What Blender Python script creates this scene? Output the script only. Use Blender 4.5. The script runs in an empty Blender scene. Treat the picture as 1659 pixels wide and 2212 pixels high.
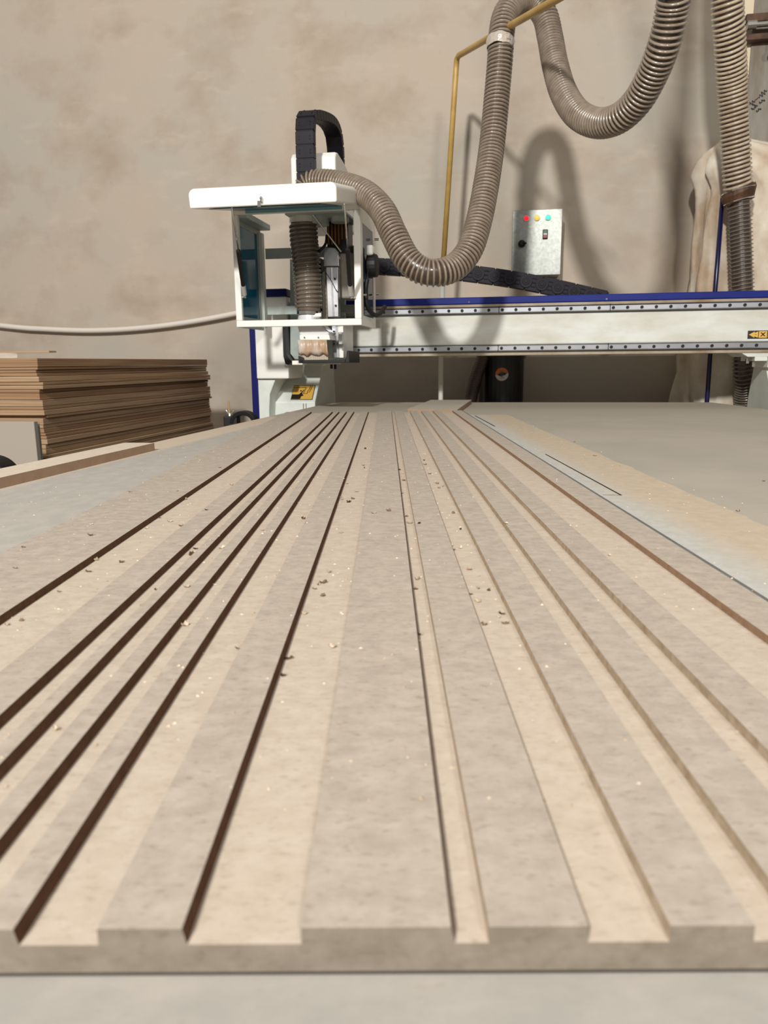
import bpy, bmesh, math, random
from mathutils import Vector, Matrix, noise

C = bpy.context.scene.collection
SC = bpy.context.scene
rnd = random.Random(7)

# ---------------------------------------------------------------- camera, light, exposure
# The workshop is built in metres. World axes follow the grooved panel (its grooves run along +Y).
# The machine, its table, the wall and the stacks share a frame turned 9.6 degrees: u to the right, v away, z up.
A = math.radians(9.6)
cam_d = bpy.data.cameras.new('camera'); cam = bpy.data.objects.new('camera', cam_d); C.objects.link(cam)
cam.matrix_world = Matrix(((0.999959, 0.008211, 0.003921, 0), (0.002224, 0.197321, -0.980336, 0), (-0.008823, 0.980305, 0.197294, 1.0180), (0, 0, 0, 1)))
cam_d.sensor_fit = 'HORIZONTAL'; cam_d.sensor_width = 36.0; cam_d.lens = 1600.0 * 36.0 / 1659.0
cam_d.clip_start = 0.02
cam_d.dof.use_dof = True; cam_d.dof.focus_distance = 1.3; cam_d.dof.aperture_fstop = 17.0
SC.camera = cam

world = bpy.data.worlds.new('workshop_air'); SC.world = world; world.use_nodes = True
wb = world.node_tree.nodes['Background']; wb.inputs[0].default_value = (1.0, 0.945, 0.88, 1); wb.inputs[1].default_value = 0.26

def lamp(name, loc, aim, size, watts, col):
    d = bpy.data.lights.new(name, 'AREA'); d.shape = 'DISK'; d.size = size; d.energy = watts; d.color = col
    o = bpy.data.objects.new(name, d); C.objects.link(o); o.location = loc
    o.rotation_euler = (Vector(aim) - Vector(loc)).to_track_quat('-Z', 'Y').to_euler()
lamp('hall_lamp', (-1.55, -3.7, 4.3), (0.2, 2.4, 1.0), 0.42, 480, (1.0, 0.97, 0.925))
lamp('hall_lamp', (1.35, -5.0, 4.2), (0.4, 2.4, 1.0), 0.9, 180, (1.0, 0.94, 0.87))
SC.view_settings.view_transform = 'Standard'; SC.view_settings.look = 'None'
SC.view_settings.exposure = 0.0; SC.view_settings.gamma = 1.0; SC.view_settings.use_curve_mapping = False

# ---------------------------------------------------------------- materials
def srgb(r, g, b):
    return tuple((c / 255 / 12.92 if c / 255 <= 0.04045 else ((c / 255 + 0.055) / 1.055) ** 2.4) for c in (r, g, b)) + (1,)

def mat(name, col, rough=0.6, metal=0.0, var=None, vscale=20, stretch=(1, 1, 1), bump=0.0, bscale=200, coat=0.0, spec=None):
    """plain principled material; var = second colour mixed in by noise"""
    m = bpy.data.materials.new(name); m.use_nodes = True; t = m.node_tree; n = t.nodes; p = n['Principled BSDF']
    p.inputs['Base Color'].default_value = col; p.inputs['Roughness'].default_value = rough; p.inputs['Metallic'].default_value = metal
    p.inputs['Coat Weight'].default_value = coat
    if spec is not None: p.inputs['Specular IOR Level'].default_value = spec
    if var or bump:
        tc = n.new('ShaderNodeTexCoord'); mp = n.new('ShaderNodeMapping'); mp.inputs['Scale'].default_value = stretch
        t.links.new(tc.outputs['Object'], mp.inputs['Vector'])
    if var:
        nz = n.new('ShaderNodeTexNoise'); nz.inputs['Scale'].default_value = vscale; nz.inputs['Detail'].default_value = 6; nz.inputs['Roughness'].default_value = 0.62
        cr = n.new('ShaderNodeValToRGB'); cr.color_ramp.elements[0].position = 0.36; cr.color_ramp.elements[1].position = 0.66
        cr.color_ramp.elements[0].color = col; cr.color_ramp.elements[1].color = var
        t.links.new(mp.outputs[0], nz.inputs['Vector']); t.links.new(nz.outputs[0], cr.inputs[0]); t.links.new(cr.outputs[0], p.inputs['Base Color'])
    if bump:
        bz = n.new('ShaderNodeTexNoise'); bz.inputs['Scale'].default_value = bscale; bz.inputs['Detail'].default_value = 4
        bp = n.new('ShaderNodeBump'); bp.inputs['Strength'].default_value = bump; bp.inputs['Distance'].default_value = 0.002
        t.links.new(mp.outputs[0], bz.inputs['Vector']); t.links.new(bz.outputs[0], bp.inputs['Height']); t.links.new(bp.outputs[0], p.inputs['Normal'])
    return m

def mdf(name, c1, c2, c3, rough=0.8):
    """fibreboard: soft mottling in two sizes with fine fibre flecks"""
    m = bpy.data.materials.new(name); m.use_nodes = True; t = m.node_tree; n = t.nodes; p = n['Principled BSDF']
    p.inputs['Roughness'].default_value = rough; p.inputs['Specular IOR Level'].default_value = 0.25
    tc = n.new('ShaderNodeTexCoord')
    def nz(scale, det, st):
        mp = n.new('ShaderNodeMapping'); mp.inputs['Scale'].default_value = st; t.links.new(tc.outputs['Object'], mp.inputs['Vector'])
        a = n.new('ShaderNodeTexNoise'); a.inputs['Scale'].default_value = scale; a.inputs['Detail'].default_value = det; a.inputs['Roughness'].default_value = 0.65
        t.links.new(mp.outputs[0], a.inputs['Vector']); return a
    def ramp(src, p0, p1):
        r = n.new('ShaderNodeMapRange'); r.inputs[1].default_value = p0; r.inputs[2].default_value = p1; t.links.new(src.outputs[0], r.inputs[0]); return r
    def mix(f, a, b):
        x = n.new('ShaderNodeMix'); x.data_type = 'RGBA'; t.links.new(f, x.inputs['Factor'])
        for s, k in ((a, 6), (b, 7)):
            if isinstance(s, tuple): x.inputs[k].default_value = s
            else: t.links.new(s, x.inputs[k])
        return x.outputs[2]
    a = mix(ramp(nz(95, 7, (.75, 1, 1)), .36, .66).outputs[0], c1, c2)
    fl = ramp(nz(340, 4, (.45, 1, 1)), .55, .72)
    fm = n.new('ShaderNodeMath'); fm.operation = 'MULTIPLY'; fm.inputs[1].default_value = .46; t.links.new(fl.outputs[0], fm.inputs[0])
    b = mix(fm.outputs[0], a, c3)
    t.links.new(b, p.inputs['Base Color'])
    bp = n.new('ShaderNodeBump'); bp.inputs['Strength'].default_value = .15; bp.inputs['Distance'].default_value = .0006
    t.links.new(nz(600, 3, (1, 1, 1)).outputs[0], bp.inputs['Height']); t.links.new(bp.outputs[0], p.inputs['Normal'])
    return m

def emis(name, col, e):
    m = mat(name, col, 0.3); p = m.node_tree.nodes['Principled BSDF']; p.inputs['Emission Color'].default_value = col; p.inputs['Emission Strength'].default_value = e; return m

M = {}
M['land'] = mdf('panel_face', srgb(166, 155, 142), srgb(183, 172, 158), srgb(118, 104, 90))
M['channel'] = mdf('routed_face', srgb(185, 171, 154), srgb(197, 184, 168), srgb(146, 127, 107))
M['groove_side'] = mat('routed_side', srgb(104, 78, 60), 0.9, spec=.05, var=srgb(90, 66, 50), vscale=120)  # dark brown, deepened for the shade on right-facing groove walls
M['lit_side'] = mat('lit_routed_side', srgb(186, 170, 148), 0.85, spec=.1, var=srgb(160, 140, 116), vscale=120)  # lighter copy of the routed side; light on left-facing walls put in
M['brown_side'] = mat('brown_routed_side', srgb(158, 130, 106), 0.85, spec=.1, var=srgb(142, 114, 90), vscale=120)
M['panel_edge'] = mdf('panel_edge', srgb(112, 104, 92), srgb(128, 119, 107), srgb(94, 82, 70))
M['shaded_edge'] = mat('shaded_edge', srgb(92, 98, 98), 0.7, var=srgb(112, 112, 106), vscale=60)  # dark grey paints in the shade line along the panel's right edge
M['gap'] = mat('seam_shade_and_cut', srgb(44, 38, 34), 0.9)  # dark saw cuts, and the shade seam painted under the panel
M['strip_top'] = mdf('strip_face', srgb(205, 190, 172), srgb(214, 202, 186), srgb(175, 158, 138))
M['strip_side'] = mat('strip_edge', srgb(170, 142, 118), 0.8, var=srgb(180, 152, 128), vscale=30)
M['offcut_top'] = mdf('offcut_face', srgb(176, 168, 154), srgb(184, 178, 165), srgb(150, 140, 125))
M['offcut_side'] = mat('offcut_edge', srgb(158, 134, 114), 0.8, var=srgb(148, 124, 104), vscale=40)
M['chip'] = mat('shaving', srgb(222, 210, 190), 0.85, var=srgb(192, 170, 142), vscale=300)
M['chip_dark'] = mat('shaving_dark', srgb(140, 114, 90), 0.85, var=srgb(196, 176, 150), vscale=300)
M['steel_frame'] = mat('bed_steel', srgb(205, 210, 205), 0.5, var=srgb(180, 182, 175), vscale=5)
M['white'] = mat('white_powder_coat', srgb(243, 243, 237), 0.38, var=srgb(237, 236, 228), vscale=6)
M['pale'] = mat('pale_machine_paint', srgb(226, 232, 226), 0.45, var=srgb(212, 216, 208), vscale=7)
M['dirty'] = mat('dusty_machine_paint', srgb(216, 220, 214), 0.5, var=srgb(198, 196, 184), vscale=9, stretch=(.5, 1, 1.4))
M['brown_lip'] = mat('dusty_lip', srgb(170, 160, 142), 0.6, var=srgb(135, 112, 84), vscale=7)
M['greygreen'] = mat('grey_green_paint', srgb(178, 190, 184), 0.45, var=srgb(160, 170, 165), vscale=14)
M['blue'] = mat('blue_paint', srgb(10, 34, 126), 0.5, var=srgb(6, 22, 100), vscale=3, spec=.25)
M['navy'] = mat('navy_paint', srgb(8, 14, 92), 0.45, spec=.3)
M['pole_navy'] = mat('dark_navy_paint', srgb(14, 14, 62), 0.3)
M['rail'] = mat('ground_steel', srgb(198, 200, 206), 0.28, .93, var=srgb(180, 184, 190), vscale=8)
M['alu'] = mat('aluminium', srgb(205, 206, 208), 0.35, 0.9, var=srgb(180, 180, 182), vscale=20)
M['zinc'] = None
M['chrome'] = mat('chrome', srgb(220, 220, 215), 0.15, 1.0)
M['black'] = mat('black_plastic', srgb(16, 14, 18), 0.42)
M['link'] = mat('chain_plastic', srgb(34, 31, 41), 0.55, spec=.2, var=srgb(28, 25, 33), vscale=30)
M['link_dark'] = mat('chain_plastic_dark', srgb(22, 19, 22), 0.55, spec=.2)
M['hole'] = mat('screw_hole', srgb(16, 15, 15), 0.7)
M['rubber'] = mat('rubber', srgb(18, 17, 18), 0.55)
M['hose_wall'] = mat('hose_wall', srgb(74, 60, 50), 0.3, var=srgb(54, 40, 32), vscale=30, coat=.5)
M['hose_rib'] = mat('hose_rib', srgb(148, 135, 119), 0.3, var=srgb(124, 110, 95), vscale=25, coat=.6)
M['hose_rib3'] = mat('cream_hose_rib', srgb(196, 182, 158), 0.3, var=srgb(166, 146, 122), vscale=25, coat=.6)
M['hose_wall2'] = mat('clear_hose_wall', srgb(92, 82, 70), 0.25, var=srgb(108, 98, 84), vscale=30, coat=.6)
M['hose_rib2'] = mat('clear_hose_rib', srgb(106, 97, 85), 0.25, coat=.6)
M['tape'] = mat('plastic_wrap', srgb(190, 180, 168), 0.15, coat=1.0, bump=1.0, bscale=60)
M['yellow'] = mat('yellow_pipe_paint', srgb(198, 164, 92), 0.42, var=srgb(178, 142, 70), vscale=12)
M['pipe_white'] = mat('bare_pipe', srgb(200, 200, 192), 0.5)
M['cable_white'] = mat('white_conduit', srgb(228, 220, 210), 0.5)
M['grey_shade'] = mat('olive_grey_paint', srgb(140, 138, 126), 0.5, var=srgb(120, 108, 92), vscale=12)
M['shroud'] = mat('shroud_plastic', srgb(214, 214, 216), 0.3)
M['skirt'] = mat('skirt_plastic', srgb(204, 200, 192), 0.35, var=srgb(170, 134, 98), vscale=13, stretch=(1, 1, .5))
M['bristle'] = mat('bristle', srgb(200, 188, 170), 0.6)
M['orange_glint'] = mat('grille_reflection', srgb(190, 110, 40), 0.3, 0.6)
M['yel_sign'] = mat('sign_yellow', srgb(222, 174, 78), 0.5)
M['blk_sign'] = mat('sign_black', srgb(26, 22, 20), 0.5)
M['orange_sign'] = mat('sign_orange', srgb(205, 110, 50), 0.5)
M['white_sign'] = mat('sign_white', srgb(205, 205, 200), 0.5)
M['barrel'] = mat('barrel_plastic', srgb(12, 10, 11), 0.35)
M['rust'] = mat('rusty_steel', srgb(96, 66, 44), 0.6, 0.2, var=srgb(62, 42, 30), vscale=20)
M['bag'] = mat('filter_cloth', srgb(232, 226, 210), 0.9, var=srgb(184, 160, 134), vscale=3.6, stretch=(1, 1, .7), bump=1.0, bscale=14)
M['door'] = mat('door_sheet', srgb(140, 136, 126), 0.6, var=srgb(116, 104, 88), vscale=7, stretch=(2.5, 1, .5))
M['plaster_edge'] = mat('plaster_reveal', srgb(222, 208, 182), 0.9)
M['ink'] = mat('marker_ink', srgb(48, 46, 44), 0.7)
M['board_grey'] = mat('grey_board_face', srgb(160, 150, 138), 0.7)
M['board_grey_edge'] = mat('grey_board_edge', srgb(150, 145, 136), 0.8)
M['brass'] = mat('brass', srgb(205, 175, 125), .35, .6)
M['floor'] = mat('concrete_floor', srgb(130, 122, 110), 0.8, var=srgb(105, 98, 88), vscale=3)
M['pallet'] = mat('pallet_wood', srgb(170, 135, 95), 0.8, var=srgb(140, 108, 74), vscale=20)
M['red_lamp'] = emis('red_lens', srgb(235, 30, 40), 1.1)
M['amber_lamp'] = emis('amber_lens', srgb(250, 175, 60), 1.0)
M['green_lamp'] = emis('green_lens', srgb(70, 225, 190), 1.0)
M['green_btn'] = mat('green_button', srgb(30, 92, 66), 0.4); M['red_btn'] = mat('red_button', srgb(140, 28, 34), 0.4)
M['clear'] = mat('clear_plastic', srgb(214, 214, 206), 0.12, coat=1)

def glass(name, col, a):
    m = bpy.data.materials.new(name); m.use_nodes = True; t = m.node_tree; n = t.nodes; p = n['Principled BSDF']
    p.inputs['Base Color'].default_value = col; p.inputs['Roughness'].default_value = .08
    tr = n.new('ShaderNodeBsdfTransparent'); tr.inputs[0].default_value = col; mx = n.new('ShaderNodeMixShader'); mx.inputs[0].default_value = a
    t.links.new(tr.outputs[0], mx.inputs[1]); t.links.new(p.outputs[0], mx.inputs[2]); t.links.new(mx.outputs[0], n['Material Output'].inputs[0]); return m
M['teal'] = glass('teal_acrylic', srgb(36, 122, 150), .62)
M['smoke'] = glass('smoked_blue_acrylic', srgb(78, 98, 118), .7)
M['teal_solid'] = mat('teal_reflection', srgb(118, 170, 180), .35)

def zinc_mat():
    m = mat('galvanised_sheet', srgb(150, 155, 150), .42, .55); t = m.node_tree; n = t.nodes; p = n['Principled BSDF']
    tc = n.new('ShaderNodeTexCoord'); v = n.new('ShaderNodeTexVoronoi'); v.inputs['Scale'].default_value = 85
    nz = n.new('ShaderNodeTexNoise'); nz.inputs['Scale'].default_value = 60; nz.inputs['Detail'].default_value = 5
    cr = n.new('ShaderNodeValToRGB'); cr.color_ramp.elements[0].color = srgb(126, 132, 128); cr.color_ramp.elements[1].color = srgb(172, 176, 170)
    ad = n.new('ShaderNodeMath'); ad.operation = 'MULTIPLY_ADD'; ad.inputs[1].default_value = .35
    sp = n.new('ShaderNodeSeparateColor'); t.links.new(tc.outputs['Object'], v.inputs['Vector']); t.links.new(tc.outputs['Object'], nz.inputs['Vector'])
    t.links.new(v.outputs['Color'], sp.inputs[0]); t.links.new(sp.outputs[0], ad.inputs[0]); t.links.new(nz.outputs[0], ad.inputs[2])
    t.links.new(ad.outputs[0], cr.inputs[0]); t.links.new(cr.outputs[0], p.inputs['Base Color']); return m
M['zinc'] = zinc_mat()

def layered(name, c1, c2):
    """edges of thin brown fibreboards: fine horizontal streaks"""
    m = bpy.data.materials.new(name); m.use_nodes = True; t = m.node_tree; n = t.nodes; p = n['Principled BSDF']; p.inputs['Roughness'].default_value = .85
    g = n.new('ShaderNodeNewGeometry'); mp = n.new('ShaderNodeMapping'); mp.inputs['Scale'].default_value = (1.5, 1.5, 160)
    nz = n.new('ShaderNodeTexNoise'); nz.inputs['Scale'].default_value = 2.0; nz.inputs['Detail'].default_value = 5
    cr = n.new('ShaderNodeValToRGB'); cr.color_ramp.elements[0].position = .35; cr.color_ramp.elements[1].position = .65
    cr.color_ramp.elements[0].color = c1; cr.color_ramp.elements[1].color = c2
    t.links.new(g.outputs['Position'], mp.inputs[0]); t.links.new(mp.outputs[0], nz.inputs['Vector']); t.links.new(nz.outputs[0], cr.inputs[0]); t.links.new(cr.outputs[0], p.inputs[0]); return m
M['sheet_a'] = layered('brown_sheet_edge', srgb(146, 118, 90), srgb(176, 148, 116))
M['sheet_b'] = layered('brown_sheet_edge_deep', srgb(132, 100, 72), srgb(162, 130, 98))

def plaster():
    m = bpy.data.materials.new('wall_plaster'); m.use_nodes = True; t = m.node_tree; n = t.nodes; p = n['Principled BSDF']; p.inputs['Roughness'].default_value = .9
    p.inputs['Specular IOR Level'].default_value = .2
    g = n.new('ShaderNodeTexCoord')
    def nz(s, d, st=(1, 1, 1), off=(0, 0, 0), w=.6):
        mp = n.new('ShaderNodeMapping'); mp.inputs['Scale'].default_value = st; mp.inputs['Location'].default_value = off; t.links.new(g.outputs['Object'], mp.inputs[0])
        a = n.new('ShaderNodeTexNoise'); a.inputs['Scale'].default_value = s; a.inputs['Detail'].default_value = d; a.inputs['Roughness'].default_value = w; t.links.new(mp.outputs[0], a.inputs[0]); return a.outputs[0]
    def rng(s, a, b, lo=0., hi=1.):
        r = n.new('ShaderNodeMapRange'); r.inputs[1].default_value = a; r.inputs[2].default_value = b; r.inputs[3].default_value = lo; r.inputs[4].default_value = hi; t.links.new(s, r.inputs[0]); return r.outputs[0]
    def mix(f, a, b):
        x = n.new('ShaderNodeMix'); x.data_type = 'RGBA'; t.links.new(f, x.inputs['Factor'])
        for s, k in ((a, 6), (b, 7)):
            if isinstance(s, tuple): x.inputs[k].default_value = s
            else: t.links.new(s, x.inputs[k])
        return x.outputs[2]
    c = mix(rng(nz(1.1, 5), .38, .64), srgb(192, 178, 162), srgb(184, 178, 165))
    c = mix(rng(nz(2.6, 6, (1, 1, 1.3), (3, 1, 7)), .50, .72, 0, .75), c, srgb(170, 153, 135))
    c = mix(rng(nz(4.5, 7, (.8, 1, 2.2), (9, 4, 2)), .56, .74, 0, .6), c, srgb(204, 192, 175))
    c = mix(rng(nz(14, 6, (1, 1, 1), (5, 5, 5), .7), .62, .80, 0, .45), c, srgb(150, 134, 114))
    t.links.new(c, p.inputs[0])
    bp = n.new('ShaderNodeBump'); bp.inputs['Strength'].default_value = .35; bp.inputs['Distance'].default_value = .006
    t.links.new(nz(9, 8, w=.7), bp.inputs['Height']); t.links.new(bp.outputs[0], p.inputs['Normal']); return m
M['plaster'] = plaster()

def spoil():
    """table top: dust lies in bands left by boards that were cut there before"""
    m = bpy.data.materials.new('spoilboard'); m.use_nodes = True; t = m.node_tree; n = t.nodes; p = n['Principled BSDF']; p.inputs['Roughness'].default_value = .85
    p.inputs['Specular IOR Level'].default_value = .2
    g = n.new('ShaderNodeNewGeometry'); sx = n.new('ShaderNodeSeparateXYZ'); t.links.new(g.outputs['Position'], sx.inputs[0])
    tc = n.new('ShaderNodeTexCoord'); sm = n.new('ShaderNodeSeparateXYZ'); t.links.new(tc.outputs['Object'], sm.inputs[0])
    def nz(s, d, st=(1, 1, 1)):
        mp = n.new('ShaderNodeMapping'); mp.inputs['Scale'].default_value = st; t.links.new(g.outputs['Position'], mp.inputs[0])
        a = n.new('ShaderNodeTexNoise'); a.inputs['Scale'].default_value = s; a.inputs['Detail'].default_value = d; a.inputs['Roughness'].default_value = .65; t.links.new(mp.outputs[0], a.inputs[0]); return a.outputs[0]
    def rng(s, a, b, lo=0., hi=1.):
        r = n.new('ShaderNodeMapRange'); r.inputs[1].default_value = a; r.inputs[2].default_value = b; r.inputs[3].default_value = lo; r.inputs[4].default_value = hi; t.links.new(s, r.inputs[0]); return r.outputs[0]
    def mix(f, a, b):
        x = n.new('ShaderNodeMix'); x.data_type = 'RGBA'; t.links.new(f, x.inputs['Factor'])
        for s, k in ((a, 6), (b, 7)):
            if isinstance(s, tuple): x.inputs[k].default_value = s
            else: t.links.new(s, x.inputs[k])
        return x.outputs[2]
    def addn(s, k):
        a = n.new('ShaderNodeMath'); a.operation = 'MULTIPLY_ADD'; a.inputs[1].default_value = k; t.links.new(nz(9, 5), a.inputs[0]); t.links.new(s, a.inputs[2]); return a.outputs[0]
    X = sx.outputs[0]
    right = mix(rng(nz(3, 5), .4, .62), srgb(176, 168, 154), srgb(166, 160, 148))
    beige = mix(rng(nz(60, 4), .4, .65), srgb(194, 178, 156), srgb(184, 170, 150))
    pale = mix(rng(nz(70, 4), .4, .65), srgb(182, 181, 174), srgb(192, 191, 185))
    c = mix(rng(addn(X, .03), .475, .4775), beige, right)
    c = mix(rng(addn(X, .07), .365, .425), pale, c)
    left = mix(rng(nz(40, 5, (1, .6, 1)), .4, .65), srgb(170, 166, 158), srgb(180, 175, 167))
    lft = mix(rng(addn(sm.outputs[0], .02), -.825, -.80), srgb(200, 184, 164), left)
    c = mix(rng(X, -.1, .1), lft, c)
    c = mix(rng(addn(sx.outputs[1], .04), 2.84, 2.9), c, srgb(172, 164, 150))
    fr_ = mix(rng(nz(50, 5, (.6, 1, 1)), .4, .65), srgb(160, 156, 149), srgb(170, 164, 156))
    c = mix(rng(sx.outputs[1], .214, .215), fr_, c)
    c = mix(rng(nz(300, 3, (.5, 1, 1)), .6, .75, 0, .5), c, srgb(150, 138, 122))
    t.links.new(c, p.inputs[0]); return m
M['spoil'] = spoil()

# ---------------------------------------------------------------- builders
BASE = {}
def m2w(u, v, z):
    return Vector((u * math.cos(A) + v * math.sin(A), -u * math.sin(A) + v * math.cos(A), z))

def props(o, label=None, cat=None, group=None, kind=None):
    if label: o['label'] = label
    if cat: o['category'] = cat
    if group: o['group'] = group
    if kind: o['kind'] = kind

def place(o, base, frame):
    if frame == 'm': o.location = m2w(*base); o.rotation_euler = (0, 0, -A)
    else: o.location = base
    BASE[o.name] = Vector(base)

def thing(name, label, cat, base, group=None, frame='m'):
    o = bpy.data.objects.new(name, None); C.objects.link(o); o.empty_display_size = .05
    place(o, base, frame); props(o, label, cat, group); return o

class MB:
    """collects shapes given in the machine frame (or world for the panel), built as one mesh object"""
    def __init__(s): s.bm = bmesh.new(); s.mi = 0
    def _f(s, vs):
        try: f = s.bm.faces.new(vs); f.material_index = s.mi; return f
        except ValueError: return None
    def box(s, u0, u1, v0, v1, z0, z1):
        vs = [s.bm.verts.new(p) for p in ((u0, v0, z0), (u1, v0, z0), (u1, v1, z0), (u0, v1, z0), (u0, v0, z1), (u1, v0, z1), (u1, v1, z1), (u0, v1, z1))]
        for q in ((3, 2, 1, 0), (4, 5, 6, 7), (0, 1, 5, 4), (1, 2, 6, 5), (2, 3, 7, 6), (3, 0, 4, 7)): s._f([vs[i] for i in q])
        return s
    def prism(s, pts, ax, a, b):
        """polygon pts extruded from a to b along axis ax: 'u' takes (v,z), 'v' takes (u,z), 'z' takes (u,v)"""
        mk = {'u': lambda p, t: (t, p[0], p[1]), 'v': lambda p, t: (p[0], t, p[1]), 'z': lambda p, t: (p[0], p[1], t)}[ax]
        lo = [s.bm.verts.new(mk(p, a)) for p in pts]; hi = [s.bm.verts.new(mk(p, b)) for p in pts]
        s._f(lo[::-1]); s._f(hi)
        for i in range(len(pts)): j = (i + 1) % len(pts); s._f([lo[i], lo[j], hi[j], hi[i]])
        return s
    def tube(s, pts, r, n=12, cap=True, rr=None):
        pts = [Vector(p) for p in pts]; rings = []; up = None
        for i, p in enumerate(pts):
            d = (pts[min(i + 1, len(pts) - 1)] - pts[max(i - 1, 0)]).normalized()
            if up is None:
                up = Vector((0, 0, 1)) if abs(d.z) < .9 else Vector((1, 0, 0))
            a = (up - d * up.dot(d)).normalized(); b = d.cross(a); up = a
            R_ = rr[i] if rr else r
            rings.append([s.bm.verts.new(p + (a * math.cos(k * 2 * math.pi / n) + b * math.sin(k * 2 * math.pi / n)) * R_) for k in range(n)])
        for x, y in zip(rings, rings[1:]):
            for k in range(n): s._f([x[k], x[(k + 1) % n], y[(k + 1) % n], y[k]])
        if cap: s._f(rings[0][::-1]); s._f(rings[-1])
        return s
    def ball(s, c, r, sx=1, sy=1, sz=1, sub=2):
        g = bmesh.ops.create_icosphere(s.bm, subdivisions=sub, radius=r)
        for v in g['verts']: v.co = Vector((v.co.x * sx, v.co.y * sy, v.co.z * sz)) + Vector(c)
        for v in g['verts']:
            for f in v.link_faces: f.material_index = s.mi
        return s
    def build(s, name, mats, parent=None, base=None, frame='m', smooth=False, bevel=0, seg=2, **pr):
        if not isinstance(mats, (list, tuple)): mats = [mats]
        b = BASE[parent.name] if parent else Vector(base)
        bmesh.ops.recalc_face_normals(s.bm, faces=s.bm.faces)
        for v in s.bm.verts: v.co -= b
        me = bpy.data.meshes.new(name); s.bm.to_mesh(me); s.bm.free()
        for k in mats: me.materials.append(M[k])
        o = bpy.data.objects.new(name, me); C.objects.link(o)
        if parent: o.parent = parent; BASE[o.name] = b
        else: place(o, base, frame)
        if smooth:
            for p in me.polygons: p.use_smooth = True
        if bevel:
            m = o.modifiers.new('bevel', 'BEVEL'); m.width = bevel; m.segments = seg; m.limit_method = 'ANGLE'; m.angle_limit = .6
        props(o, **pr); return o

def spline(pts, step):
    """even-step resampled Catmull-Rom through pts"""
    P = [Vector(p) for p in pts]; P = [P[0] * 2 - P[1]] + P + [P[-1] * 2 - P[-2]]; out = []
    for i in range(1, len(P) - 2):
        a, b, c, d = P[i - 1:i + 3]
        for k in range(24):
            t = k / 24; out.append(.5 * ((2 * b) + (c - a) * t + (2 * a - 5 * b + 4 * c - d) * t * t + (3 * b - a - 3 * c + d) * t ** 3))
    out.append(P[-2]); res = [out[0]]; acc = 0.; need = step
    for p, q in zip(out, out[1:]):
        L = (q - p).length
        while acc + L >= need: res.append(p.lerp(q, (need - acc) / L)); need += step
        acc += L
    return res

def hose(name, label, pts, R, pitch, mats=('hose_wall', 'hose_rib'), fat=.29, depth=.12, parent=None, radii=None):
    """ribbed hose: a smooth wall tube with a continuous raised coil around it"""
    path = spline(pts, pitch / 2); n = 20
    base = tuple(path[0])
    t = parent or thing(name, label, 'hose', base)
    w = MB(); w.tube(path, R * (1 - depth), 20); wo = w.build('hose_wall', mats[0], t, smooth=True)
    # parallel frames
    fr = []; up = None
    for i, p in enumerate(path):
        d = (path[min(i + 1, len(path) - 1)] - path[max(i - 1, 0)]).normalized()
        if up is None: up = Vector((0, 0, 1)) if abs(d.z) < .9 else Vector((1, 0, 0))
        a = (up - d * up.dot(d)).normalized(); up = a; fr.append((p, a, d.cross(a), d))
    c = MB(); prof = [(-fat, -depth * 1.05), (-fat * .55, -.012), (0, 0), (fat * .55, -.012), (fat, -depth * 1.05)]; prev = None
    turns = (len(path) - 1) / 2.0 - 1; steps = int(turns * n)
    for k in range(steps + 1):
        s_ = .5 + k / n; f = s_ * 2; i = min(int(f), len(fr) - 2); tt = f - i
        p = fr[i][0].lerp(fr[i + 1][0], tt); a = fr[i][1].lerp(fr[i + 1][1], tt).normalized(); b = fr[i][2].lerp(fr[i + 1][2], tt).normalized(); d = fr[i][3].lerp(fr[i + 1][3], tt).normalized()
        th = k * 2 * math.pi / n; rad = a * math.cos(th) + b * math.sin(th)
        ring = [c.bm.verts.new(p + rad * (R * (1 + q[1])) + d * (q[0] * pitch)) for q in prof]
        if prev:
            for j in range(4): c._f([prev[j], prev[j + 1], ring[j + 1], ring[j]])
        prev = ring
    c.build('hose_coil', mats[1], t, smooth=True)
    return t

# ---------------------------------------------------------------- the setting
ZT = 0.82                                  # table top
WV = 4.25                                  # wall face
MB().box(-5, 5, -4, WV, -.1, 0).build('floor', 'floor', base=(0, 0, 0), kind='structure')
MB().box(-5, 5, WV, WV + .25, 0, 5).build('wall_back', 'plaster', base=(0, WV, 0), kind='structure')

d = MB(); d.box(1.10, 2.10, WV - .03, WV, 0.05, 3.6)
dr = d.build('door_1', 'door', base=(1.1, WV, 0), kind='structure', bevel=.003)
e = MB(); e.prism([(1.055, 0.05), (1.10, 0.05), (1.10, 3.6), (1.065, 3.6), (1.05, 2.9), (1.072, 2.2), (1.048, 1.4)], 'v', WV - .022, WV + .0)
e.build('door_reveal', 'plaster_edge', dr)
b = MB(); b.box(1.055, 1.6, 4.17, 4.22, 2.60, 2.635); b.box(1.055, 1.6, 4.17, 4.22, 2.52, 2.548)
b.build('latch_bracket', 'rust', dr, bevel=.003)
MB().tube([(1.06, 4.165, 2.583), (1.8, 4.165, 2.583)], .012, 10).tube([(1.06, 4.165, 2.583), (1.10, 4.165, 2.583)], .02, 10).build('sliding_bolt', 'chrome', dr)
MB().tube([(1.18, 4.15, 2.60), (1.18, 4.15, 2.48)], .007, 8).ball((1.18, 4.15, 2.47), .022, 1, .6, 1).build('bolt_handle', 'rust', dr, smooth=True)
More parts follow.
